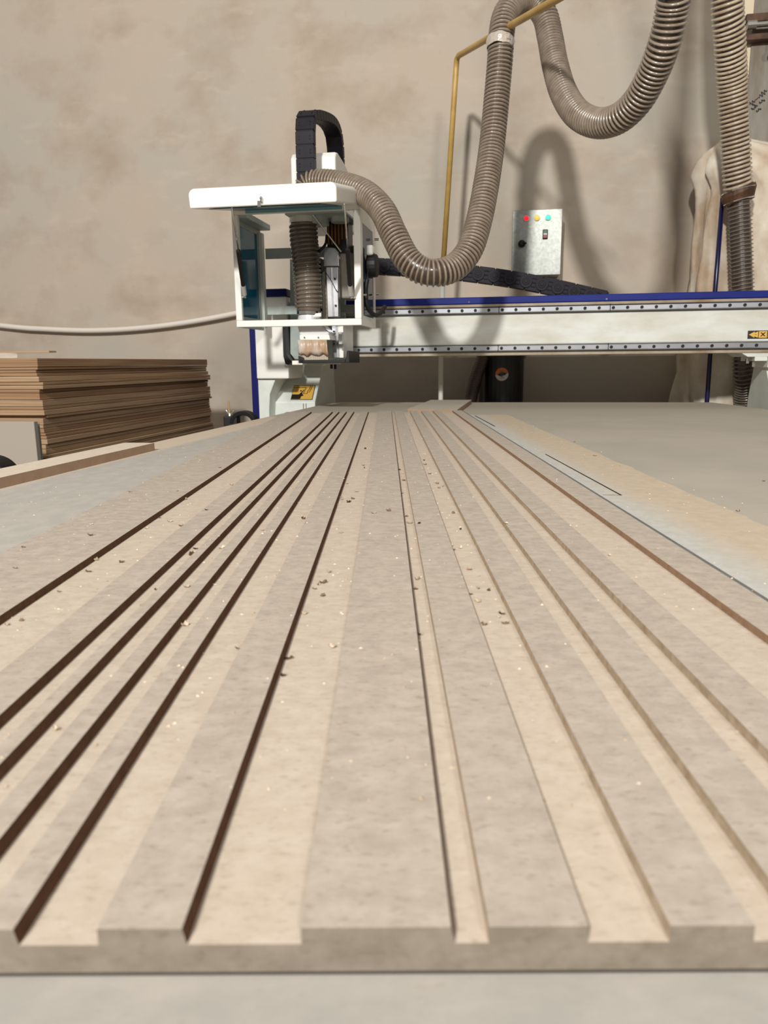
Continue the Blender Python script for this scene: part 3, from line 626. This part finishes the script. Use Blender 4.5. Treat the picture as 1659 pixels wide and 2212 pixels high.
chain('cable_chain', 'black cable chain looping upright above the white hood', [(uc, 3.05, 1.66), (uc, 3.05, 1.80), (uc, 3.05, 1.90), (uc, 3.06, 1.950), (uc, 3.10, 1.985), (uc, 3.25, 2.025), (uc, 3.42, 2.055), (uc, 3.52, 2.045), (uc, 3.562, 2.0), (uc, 3.575, 1.90), (uc, 3.575, 1.70)], .074, .034, .05, (1, 0, 0))
chain('cable_chain', 'long black cable chain with round link hubs lying behind the gantry beam', [(-0.7050, 3.7400, 1.4845), (-0.5443, 3.7400, 1.4711), (-0.3631, 3.7400, 1.4552), (-0.2067, 3.7400, 1.4336), (-0.0302, 3.7400, 1.4054), (0.1442, 3.7400, 1.3691), (0.3168, 3.7400, 1.3269), (0.4874, 3.7400, 1.2831)], .07, .074, .076, (0, 1, 0), hub=True)

# ---------------------------------------------------------------- hoses
hose('extraction_hose', 'long ribbed brown-grey hose rising from the hood and looping over the yellow pipe',
     [(-0.8529, 3.0600, 1.6740), (-0.8209, 3.0600, 1.7194), (-0.7550, 3.0400, 1.7189), (-0.6623, 3.0000, 1.6940), (-0.5668, 2.9300, 1.6451), (-0.4914, 2.8600, 1.5696), (-0.4409, 2.8000, 1.4771), (-0.3881, 2.7600, 1.3854), (-0.3333, 2.7500, 1.3413), (-0.2762, 2.7600, 1.3329), (-0.2183, 2.8000, 1.3550), (-0.1688, 2.8500, 1.4192), (-0.1402, 2.9200, 1.5259), (-0.1185, 3.0000, 1.6707), (-0.1015, 3.0800, 1.8364), (-0.0888, 3.1300, 2.0136), (-0.0798, 3.1500, 2.1492), (-0.0767, 3.1600, 2.2360), (-0.0635, 3.2000, 2.3242), (-0.0194, 3.2600, 2.3904), (0.0377, 3.3000, 2.4026), (0.0856, 3.3000, 2.3531), (0.1084, 3.2600, 2.2573), (0.1282, 3.1800, 2.1293), (0.1579, 3.0800, 1.9980), (0.2044, 2.9800, 1.8925), (0.2662, 2.8800, 1.8294), (0.3253, 2.7800, 1.8115), (0.3736, 2.7000, 1.8388), (0.4047, 2.6200, 1.8933), (0.4208, 2.5500, 1.9498), (0.4277, 2.5000, 2.0154), (0.4255, 2.4500, 2.0885), (.415, 2.39, 2.32), (.40, 2.32, 2.8), (.39, 2.25, 3.5), (.385, 2.2, 4.2), (.38, 2.15, 4.8)], .05, .0150)
tp = MB(); c0 = (-0.0783, 3.1600, 2.2281); c1 = (-0.0809, 3.1550, 2.1912)
tp.tube([Vector(c0), Vector(c0).lerp(Vector(c1), .33), Vector(c0).lerp(Vector(c1), .66), Vector(c1)], .052, 22, cap=False, rr=[.0515, .0545, .0535, .0515])
for v_ in tp.bm.verts: v_.co += Vector((rnd.uniform(-1, 1), rnd.uniform(-1, 1), rnd.uniform(-1, 1))) * .0018
tp.build('plastic_tape', 'tape', base=c1, smooth=False, label='shiny crumpled clear tape wrapped round the hose below the yellow pipe', cat='tape')
hose('drop_hose', 'thick ribbed cream hose hanging in front of the door at the right edge', [(.60, 2.85, 4.9), (.63, 2.95, 4.2), (.68, 3.10, 3.5), (.735, 3.30, 2.85), (0.7936, 3.4500, 2.4437), (0.8318, 3.5200, 2.3028), (0.8818, 3.6200, 2.1431), (0.9238, 3.6800, 1.9578), (0.9564, 3.7200, 1.8055), (0.9703, 3.7350, 1.7561)], .0625, .0180, ('hose_wall', 'hose_rib3'), .34)
hose('drop_hose', 'narrower ribbed brown hose running down behind the gantry at the right edge', [(0.9767, 3.7400, 1.7181), (0.9965, 3.7400, 1.5444), (1.0157, 3.7350, 1.3628), (1.0367, 3.7350, 1.1785), (1.0592, 3.7400, 0.9694), (1.1125, 3.8500, 0.7477), (1.1675, 3.8500, 0.1033)], .052, .0170, ('hose_wall', 'hose_rib2'), .26, .14)
jt = MB(); a_ = Vector((0.9690, 3.7400, 1.7650)); b_ = Vector((0.9773, 3.7400, 1.7102))
jt.tube([a_, a_.lerp(b_, .4), b_], .07, 24, rr=[.067, .071, .060])
for v_ in jt.bm.verts: v_.co += Vector((0, 0, rnd.uniform(-1, 1) * .004 + (v_.co.x - a_.x) * .22))
j = jt.build('hose_joint', 'rust', base=tuple(b_), label='dark tape and wire joint between the two hoses at the right edge', cat='joint', smooth=False)
for k_, f in enumerate((.15, .95)):
    cc = a_.lerp(b_, f); pts = [cc + Vector((.069 * math.cos(t_ / 20 * 2 * math.pi) * (1 - .1 * f), .069 * math.sin(t_ / 20 * 2 * math.pi) * (1 - .1 * f), .069 * math.cos(t_ / 20 * 2 * math.pi) * .22)) for t_ in range(21)]
    MB().tube(pts, .0035, 6, cap=False).build('wire_tie', 'chrome', j)
hose('floor_hose', 'dark brown ribbed hose beside the black barrel under the gantry beam', [(-0.1406, 3.9800, 1.2336), (-0.1515, 3.9700, 1.0700), (-0.1870, 3.9500, 0.9522), (-0.2135, 3.9400, 0.8334), (-0.2303, 3.9300, 0.6891), (-0.2383, 3.9300, 0.3680), (-0.2480, 3.9300, 0.1496)], .034, .009, ('hose_wall', 'hose_wall'), .3, .08)

# ---------------------------------------------------------------- yellow pipe
yp = thing('yellow_pipe', 'thin bent yellow pipe that holds up the ribbed hose', 'pipe', (-.33, 3.8, 1.2))
MB().tube([(-0.3531, 3.8000, 1.4748)] + [(-0.2986, 3.8000, 2.3576)] + [(-0.2944, 3.7950, 2.3987)] + [(-0.2841, 3.7700, 2.4045)] + [(-0.2615, 3.7200, 2.3943)] + [(-0.0941, 3.2700, 2.2910)] + [(0.0032, 3.0000, 2.2257)] + [(0.1050, 2.7400, 2.1671)] + [(0.1998, 2.5000, 2.1137)], .0128, 14).build('pipe_arm', 'yellow', yp, smooth=True)
MB().tube([(-0.3531, 3.8000, 1.4748), (-0.3602, 3.8000, 1.1606), (-0.3608, 3.8000, 0.5083), (-0.3608, 3.8000, 0.1148)], .0125, 14).build('pipe_foot', 'pipe_white', yp, smooth=True, label='bare grey lower end of the pipe')

# ---------------------------------------------------------------- control cabinet on the wall
cb = thing('control_cabinet', 'grey galvanised control cabinet with three signal lamps on the wall', 'cabinet', (.1, 4.1, 1.46))
MB().box(-.020, .224, 4.112, WV, 1.462, 1.778).build('cabinet_body', 'zinc', cb, bevel=.002)
MB().box(-.0235, .2275, 4.10, 4.112, 1.459, 1.781).build('cabinet_door', 'zinc', cb, bevel=.002)
for px, mk in (((0.0466, 4.1000, 1.7399), 'red_lamp'), ((0.1003, 4.1000, 1.7400), 'amber_lamp'), ((0.1560, 4.1000, 1.7400), 'green_lamp')):
    o = MB().tube([px, (px[0], px[1] - .006, px[2])], .0145, 20).build('lamp_bezel', 'chrome', cb)
    MB().ball((px[0], px[1] - .008, px[2]), .0125, 1, .6, 1).build('signal_lamp', mk, o, smooth=True)
o = MB().box(.131, .157, 4.09, 4.10, 1.636, 1.682).build('switch_box', 'blk_sign', cb, bevel=.003)
MB().box(.135, .153, 4.086, 4.0905, 1.664, 1.678).build('start_button', 'green_btn', o); MB().box(.135, .153, 4.087, 4.0905, 1.655, 1.663).build('button_plate', 'white_sign', o); MB().box(.135, .153, 4.086, 4.0905, 1.640, 1.654).build('stop_button', 'red_btn', o)
hb = (0.0266, 4.1000, 1.6160)
o = MB().tube([hb, (hb[0], 4.085, hb[2])], .018, 16).build('door_lock', 'blk_sign', cb)
MB().box(hb[0] - .006, hb[0] + .006, 4.055, 4.086, hb[2] - .012, hb[2] + .012).tube([(hb[0], 4.07, hb[2]), (hb[0] + .022, 4.06, hb[2] - .003)], .005, 8).build('lock_knob', 'blk_sign', o)

# ---------------------------------------------------------------- conduit on the wall
MB().tube(spline([(-4.2, 4.21, 1.40), (-3.1066, 4.2100, 1.2639), (-2.7976, 4.2100, 1.2369), (-2.4936, 4.2100, 1.2240), (-2.1944, 4.2100, 1.2326), (-1.9008, 4.2100, 1.2594), (-1.5995, 4.2100, 1.3035), (-1.3332, 4.2100, 1.3571), (-1.1686, 4.2100, 1.3914)], .05), .0155, 12).build('conduit', 'cable_white', base=(-2.3, 4.21, 1.2), smooth=True, label='thin off-white conduit sagging along the wall at the left', cat='cable')

# ---------------------------------------------------------------- barrel under the beam
br = thing('barrel', 'black round barrel with orange and white sticker standing behind the table', 'barrel', (-.02, 4.02, 0))
BX = -.062; BV = 4.06; BRd = .117
MB().tube([(BX, BV, 0.0), (BX, BV, .02), (BX, BV, .9), (BX, BV, 1.035), (BX, BV, 1.04)], BRd, 32, rr=[BRd * .96, BRd, BRd, BRd, BRd * .98]).build('barrel_body', 'barrel', br, smooth=False)
MB().tube([(BX, BV, 1.035), (BX, BV, 1.05), (BX, BV, 1.052), (BX, BV, 1.075)], .12, 32, rr=[.125, .125, .12, .118]).build('barrel_lid', 'barrel', br)
sz = .955; sr = .0335
def disc(mb, r, a0, a1, off):
    pts = []
    for i in range(25):
        t_ = a0 + (a1 - a0) * i / 24; x = r * math.cos(t_); z = r * math.sin(t_)
        x2 = BX + .0 + x; pts.append((x2 + .004, BV - math.sqrt(max(0, BRd ** 2 - (x + .004) ** 2)) - off, sz + z))
    c = mb.bm.verts.new((sum(p[0] for p in pts) / 25, min(p[1] for p in pts), sum(p[2] for p in pts) / 25)); vs = [mb.bm.verts.new(p) for p in pts]
    for i in range(24): mb._f([c, vs[i], vs[i + 1]])
    mb._f([c, vs[-1], vs[0]])
q = MB(); disc(q, sr, math.pi * 1.04, math.pi * 2.04, .002); sk = q.build('round_sticker', 'white_sign', br, label='round orange and white sticker')
q = MB(); disc(q, sr, math.pi * .04, math.pi * 1.04, .002); q.build('sticker_half', 'orange_sign', sk)
q = MB()
for i, (x, z, w) in enumerate(((-.008, .018, .014), (-.004, .012, .018), (-.006, .006, .016), (.0, -.006, .012), (.004, -.011, .006), (-.002, -.017, .02))):
    q.box(BX + x, BX + x + w, BV - BRd - .0045, BV - BRd - .0025, sz + z - .001, sz + z + .001)
q.build('sticker_print', 'grey_shade', sk)

# ---------------------------------------------------------------- dust bag and its pole, right
bg = MB(); cu, cv = 1.30, 4.025; rings = []; NZ, NA = 60, 96
prof = [(0.05, .40), (.5, .44), (.85, .448), (1.2, .445), (1.4, .445), (1.6, .44), (1.78, .425), (1.88, .37), (1.94, .29), (1.99, .19), (2.02, .11), (2.03, .06), (2.05, .04)]
def pr_(z):
    for (z0, r0), (z1, r1) in zip(prof, prof[1:]):
        if z <= z1: t_ = (z - z0) / (z1 - z0); return r0 + (r1 - r0) * t_
    return prof[-1][1]
for i in range(NZ + 1):
    z = .05 + (2.05 - .05) * i / NZ; r = pr_(z); ring = []
    for k_ in range(NA):
        a_ = k_ / NA * 2 * math.pi; c_, s_ = math.cos(a_), math.sin(a_)
        n1 = noise.noise(Vector((c_ * 2.5, s_ * 2.5, z * 1.2))) * .05 + noise.noise(Vector((c_ * 7, s_ * 7, z * 3 + 5))) * .03 + abs(noise.noise(Vector((a_ * 5, z * 2.2, 3)))) * .05
        fold = .018 * math.sin(a_ * 11 + z * 2) * max(0, min(1, (z - 1.6) / .3))
        rr_ = r * (1 + n1 / .4 * min(1, r / .3)) + fold * min(1, r / .2)
        ring.append(bg.bm.verts.new((cu - .30 * max(0, min(1, (z - 1.78) / .27)) ** 1.3 + c_ * rr_, cv + max(-.215, min(.215, s_ * rr_ * .42)), z)))
    rings.append(ring)
for x, y in zip(rings, rings[1:]):
    for k_ in range(NA): bg._f([x[k_], x[(k_ + 1) % NA], y[(k_ + 1) % NA], y[k_]])
bg._f(rings[0][::-1]); bg._f(rings[-1])
bg.build('dust_bag', 'bag', base=(cu, cv, .05), smooth=True, label='big wrinkled off-white dust bag with brown stains behind the right hoses', cat='bag')
MB().tube([(0.9202, 3.8000, 1.7403), (0.9183, 3.8000, 1.3408), (0.9179, 3.8000, 1.0987), (0.9198, 3.8000, 0.8169), (0.9388, 3.8000, 0.1080)], .0105, 12).build('blue_pole', 'pole_navy', base=(1.1, 3.80, .0), smooth=True, label='thin dark blue pole leaning in front of the dust bag', cat='pole')

# ---------------------------------------------------------------- stack of brown sheets, left
SU, SV0, SV1 = -1.50, 2.215, 3.585
z = .13; i = 0; off = 0; offv = 0; sheets = []
pal = thing('pallet', 'wooden pallet under the stack of brown sheets', 'pallet', (-2.2, 2.9, 0))
for j in range(3): MB().box(-2.6 + j * .5, -2.5 + j * .5, 2.25, 3.55, 0, .10).build('bearer', 'pallet', pal)
for j in range(7): MB().box(-2.62, -1.5, 2.25 + j * .19, 2.36 + j * .19, .10, .13).build('deck_board', 'pallet', pal)
meshes = {}
while z < 1.04:
    th = rnd.choice((.009, .011, .013, .015, .018, .022)); th = th if z + th < 1.035 else 1.044 - z
    off += rnd.uniform(-.004, .004)
    if rnd.random() < .33: off = rnd.uniform(-.016, .010)
    if rnd.random() < .33: offv = rnd.uniform(-.014, .012)
    mk = rnd.choice(('sheet_a', 'sheet_b'))
    o = MB().box(SU - 1.1 + off, SU + off, SV0 + offv, SV1 + offv + rnd.uniform(-.004, .004), z, z + th - .0012).build('fibreboard_sheet', mk, base=(SU - .5, SV0 + .6, z),
        cat='board', group='brown sheets in the tall stack', bevel=.001, seg=1); sheets.append(o)
    z += th
ONES = 'first second third fourth fifth sixth seventh eighth ninth tenth eleventh twelfth thirteenth fourteenth fifteenth sixteenth seventeenth eighteenth nineteenth'.split()
TENS = {2: ('twentieth', 'twenty'), 3: ('thirtieth', 'thirty'), 4: ('fortieth', 'forty'), 5: ('fiftieth', 'fifty'), 6: ('sixtieth', 'sixty'), 7: ('seventieth', 'seventy'), 8: ('eightieth', 'eighty')}
def ordinal(k_):
    if k_ < 20: return ONES[k_ - 1]
    return TENS[k_ // 10][0] if k_ % 10 == 0 else TENS[k_ // 10][1] + '-' + ONES[k_ % 10 - 1]
for k_, so_ in enumerate(reversed(sheets)):
    so_['label'] = 'brown fibreboard sheet, ' + ('topmost' if k_ == 0 else ordinal(k_ + 1) + ' from the top') + ' of the tall stack on the left'
o = MB(); o.box(-2.7, (-1.5259, 1.0671)[0], 2.30, 2.34, z + .018, z + .0235); o = o.build('wrapped_sheet', 'sheet_a', base=(-2, 2.9, z), label='narrow thin board with plastic wrap on top of the brown stack', cat='board')
q = MB(); pp = []
for j in range(4):
    ring = []
    for i in range(40): ring.append(q.bm.verts.new((-2.7 + i * .0272, 2.292 + .012 * noise.noise(Vector((i * .5, j, 1))), z + .0012 + j * .0055 + .002 * noise.noise(Vector((i * .4, j * 2, 4))))))
    pp.append(ring)
for a_, b_ in zip(pp, pp[1:]):
    for i in range(39): q._f([a_[i], a_[i + 1], b_[i + 1], b_[i]])
q.build('plastic_wrap', 'tape', o, smooth=True)
q = MB()
for j in range(5): q.box(-2.68 + j * .21, -2.60 + j * .21, 2.30, 2.335, z, z + .018)
q.build('spacer_batten', 'pallet', o)
# two grey boards leaning
def leaning(px, v, w, lab):
    (u1, zt_) = px; q = MB(); q.box(u1 - .6, u1, v, v + .018, .0, zt_)
    o = q.build('leaning_board', ['board_grey', 'board_grey_edge'], base=(u1 - .3, v, 0), label=lab, cat='board', bevel=.001, seg=1)
    for p in o.data.polygons: p.material_index = 1 if p.normal.x > .9 else 0
    return o
leaning((-1.3637, 0.8602), 1.95, .018, 'grey board standing upright left of the table, front one of two')
leaning((-1.3818, 0.8515), 1.985, .018, 'grey board standing just behind the front grey board, its edge showing')

# ---------------------------------------------------------------- hold-down clamps by the table edge
def clamp(bu_, bv_, zb_, lab, R_=.05, H_=.045, arch=None):
    t = thing('hold_down_clamp', lab, 'clamp', (bu_, bv_, zb_)); q = MB(); n_ = 18
    a0, a1 = math.radians(0), math.radians(180); vs = []
    for i in range(n_ + 1):
        a_ = a0 + (a1 - a0) * i / n_; c_, s_ = math.cos(a_), math.sin(a_)
        vs.append([q.bm.verts.new((bu_ + f * R_ * c_, bv, zb_ - .01 + g * H_ * s_)) for f, g, bv in ((1, 1, bv_), (1, 1, bv_ + .045), (.72, .66, bv_ + .045), (.72, .66, bv_))])
    for x, y in zip(vs, vs[1:]):
        for k_ in range(4): q._f([x[k_], x[(k_ + 1) % 4], y[(k_ + 1) % 4], y[k_]])
    q._f(vs[0][::-1]); q._f(vs[-1]); q.build('clamp_arch', 'link_dark', t, bevel=.002)
    q = MB(); q.box(bu_ - R_ * 1.5, bu_ - R_ * .45, bv_ + .002, bv_ + .043, zb_ - .05, zb_ + .016); q.build('clamp_block', 'rubber', t, bevel=.004)
    q = MB(); q.box(bu_ - R_ * 1.5, bu_ + R_ * .95, bv_ + .004, bv_ + .041, zb_ - .08, zb_ - .012); q.build('clamp_base', 'rubber', t, bevel=.003)
    x = bu_ - R_ * 1.12; q = MB(); q.tube([(x, bv_ + .022, zb_), (x - .003, bv_ + .022, zb_ + .070)], .0035, 10); q.build('threaded_stud', 'brass', t)
    q = MB(); q.tube([(x, bv_ + .022, zb_ + .016), (x, bv_ + .022, zb_ + .025)], .008, 12, rr=[.0085, .006])
    for s_ in (-1, 1): q.prism([(x + s_ * .006, zb_ + .019), (x + s_ * .016, zb_ + .034), (x + s_ * .014, zb_ + .037), (x + s_ * .010, zb_ + .034), (x + s_ * .003, zb_ + .025)], 'v', bv_ + .020, bv_ + .024)
    q.build('wing_nut', 'chrome', t, bevel=.0005)
    return t
clamp(-.974, 2.60, .815, 'black arched clamp with brass stud and wing nut at the far left table edge')
clamp(-.985, 1.24, .815, 'black arched clamp at the near left table edge beside the pale strip')

# ---------------------------------------------------------------- shavings
def chip_mesh(seed, mk):
    r = random.Random(seed); bm = bmesh.new(); n_ = 7; w = r.uniform(.35, .7); L = 1.0; bend = r.uniform(1.2, 3.4); rows = []
    for i in range(n_ + 1):
        t_ = i / n_; a_ = bend * (t_ - .5); R_ = L / bend
        c_ = Vector((R_ * math.sin(a_), 0, R_ * (1 - math.cos(a_)))); wd = w * (.35 + .65 * math.sin(math.pi * (t_ * .8 + .12))) * r.uniform(.7, 1.15)
        rows.append([bm.verts.new(c_ + Vector((r.uniform(-.04, .04), -wd / 2, r.uniform(0, .12)))), bm.verts.new(c_ + Vector((0, 0, -.03))), bm.verts.new(c_ + Vector((r.uniform(-.04, .04), wd / 2, r.uniform(0, .16))))])
    for a_, b_ in zip(rows, rows[1:]):
        for k_ in range(2): bm.faces.new([a_[k_], a_[k_ + 1], b_[k_ + 1], b_[k_]])
    bmesh.ops.solidify(bm, geom=bm.faces[:], thickness=.10)
    zmin = min(v.co.z for v in bm.verts)
    for v in bm.verts: v.co.z -= zmin
    me = bpy.data.meshes.new('wood_chip'); bm.to_mesh(me); bm.free(); me.materials.append(M[mk]); return me
CH = [chip_mesh(s_, 'chip') for s_ in range(6)] + [chip_mesh(20 + s_, 'chip_dark') for s_ in range(5)]
def surf(x, y):
    if not (Y0 < y < Y1) or x < -.38 or x > .2955: return ZT
    return ZT + (.018 if any(a <= x <= b_ for a, b_ in lands) or x >= .2528 else .012)
spots = [(-0.2833, 1.9608), (-0.2891, 2.1965), (-0.1995, 1.3257), (-0.1785, 1.9002), (-0.1213, 1.6469), (-0.1136, 1.5657), (-0.1437, 1.4494), (-0.1395, 1.1058), (-0.1400, 1.1650), (-0.1020, 0.8842), (-0.1417, 0.8227), (-0.0664, 1.2535), (-0.0620, 1.1513), (-0.0656, 1.0294), (-0.0621, 1.0143), (-0.0520, 0.9922), (-0.0438, 1.0756), (-0.0474, 1.0173), (-0.0466, 1.6317), (-0.0559, 1.5446), (-0.0435, 1.3600), (-0.0401, 1.3281), (-0.0512, 0.8073), (-0.0527, 0.6478), (-0.0559, 0.6153), (-0.0590, 0.6098), (-0.0614, 0.5976), (-0.0529, 0.5791), (0.0019, 0.9000), (-0.0163, 0.8863), (0.0229, 1.2998), (0.0270, 1.2591), (0.0275, 1.1801), (0.0219, 1.0601), (0.0240, 0.8933), (0.0268, 0.8544), (0.0730, 1.2453), (0.0859, 1.1160), (0.0787, 1.1032), (0.0793, 1.1437), (0.0728, 1.4274), (0.0714, 1.3657), (0.0658, 2.0817), (0.0663, 0.9274), (0.0832, 0.9114), (0.0364, 0.8258), (0.0833, 0.8191), (0.0647, 0.7418), (0.0666, 0.7259), (0.0748, 0.7335), (0.0749, 0.6535), (0.0758, 0.5952), (0.0667, 0.5798), (0.0715, 0.5600), (0.0839, 0.5897), (0.0823, 0.5229), (0.0859, 0.5303), (0.0852, 0.5106), (0.0698, 0.5080), (0.0229, 0.4889), (0.0236, 0.5953), (0.0259, 0.6230), (-0.0632, 0.5349), (-0.0636, 0.4217), (-0.0647, 0.4476), (-0.0370, 0.4673), (-0.0995, 0.4660), (-0.1732, 0.3560), (-0.1475, 0.5109), (-0.2822, 0.8973), (-0.2797, 0.8405), (-0.2623, 0.8740), (-0.2411, 0.8492), (-0.2384, 0.7283), (-0.2835, 0.6964), (-0.2555, 0.6885), (-0.2747, 0.6560), (-0.2752, 0.5953), (-0.2729, 0.5239), (-0.2787, 0.5149), (-0.3679, 0.7268), (-0.3378, 0.6484), (-0.3423, 0.8353), (-0.3200, 0.7784), (-0.1951, 0.5985), (-0.1919, 0.5537), (-0.1943, 0.7136), (-0.1969, 0.7387), (-0.1710, 0.7418), (-0.1713, 0.6059), (-0.3714, 1.0557), (-0.2827, 1.0247), (-0.3043, 1.0603), (-0.2275, 0.9156), (0.2170, 0.7002), (0.1352, 0.8196), (0.4699, 1.8488), (0.4493, 1.4167), (0.4670, 0.9674), (0.6248, 1.2142), (0.4433, 1.5691), (-0.2432, 1.1471), (-0.2966, 1.3075), (-0.2728, 1.4731), (-0.2690, 1.6873)]
for i, (x, y) in enumerate(spots):
    dark = i % 3 == 0 or (23 <= i <= 60 and i % 2 == 0)
    o = bpy.data.objects.new('wood_chip', CH[6 + i % 5] if dark else CH[i % 6]); C.objects.link(o)
    s_ = rnd.uniform(.0055, .0095) * (1.0 if y > .6 else .85); o.scale = (s_, s_, s_ * rnd.uniform(.7, 1.0))
    o.location = (x, y, surf(x, y)); o.rotation_euler = (0, 0, rnd.uniform(0, 6.28))
    on = surf(x, y) - ZT
    where = 'on the bare table' if on < .005 else ('on a raised rib' if on > .015 else 'in a routed groove')
    near = 'close to the viewer' if y < .62 else ('halfway along' if y < 1.2 else 'towards the far end')
    sd = 'at the right' if x > .12 else ('right of the middle' if x > .02 else ('left of the middle' if x > -.12 else 'at the left'))
    props(o, ('brown' if dark else 'pale') + ' curled wood chip ' + where + ' ' + sd + ', ' + near, 'wood chip', 'wood chips scattered over the panel and table')
f = MB()
for i in range(2600):
    if rnd.random() < .85:
        y = .28 + (rnd.random() ** 1.2) * 2.5; x = rnd.uniform(-.42, .12) if rnd.random() < .85 else rnd.uniform(.1, .5)
    else: x = rnd.uniform(-.9, -.35); y = rnd.uniform(.8, 3.2)
    if x * math.cos(A) - y * math.sin(A) < -.82 or y > 3.4: continue
    z = surf(x, y)
    if z > ZT + .013 and rnd.random() < .6: continue
    r_ = rnd.uniform(.0005, .0014); f.mi = 0 if rnd.random() < .6 else 1
    c_ = Vector((x, y, z)); a_ = rnd.uniform(0, 6.28)
    p = [c_ + Vector((math.cos(a_ + k_ * 2.09) * r_ * rnd.uniform(.6, 1.6), math.sin(a_ + k_ * 2.09) * r_, 0)) for k_ in range(3)] + [c_ + Vector((rnd.uniform(-1, 1) * r_ * .5, 0, r_ * .8))]
    vs = [f.bm.verts.new(q_) for q_ in p]
    for t_ in ((0, 1, 3), (1, 2, 3), (2, 0, 3), (2, 1, 0)): f._f([vs[k_] for k_ in t_])
f.build('sawdust', ['chip', 'chip_dark'], base=(0, 1, ZT), frame='w', label='fine pale sawdust and crumbs sprinkled in the grooves', cat='sawdust', kind='stuff')
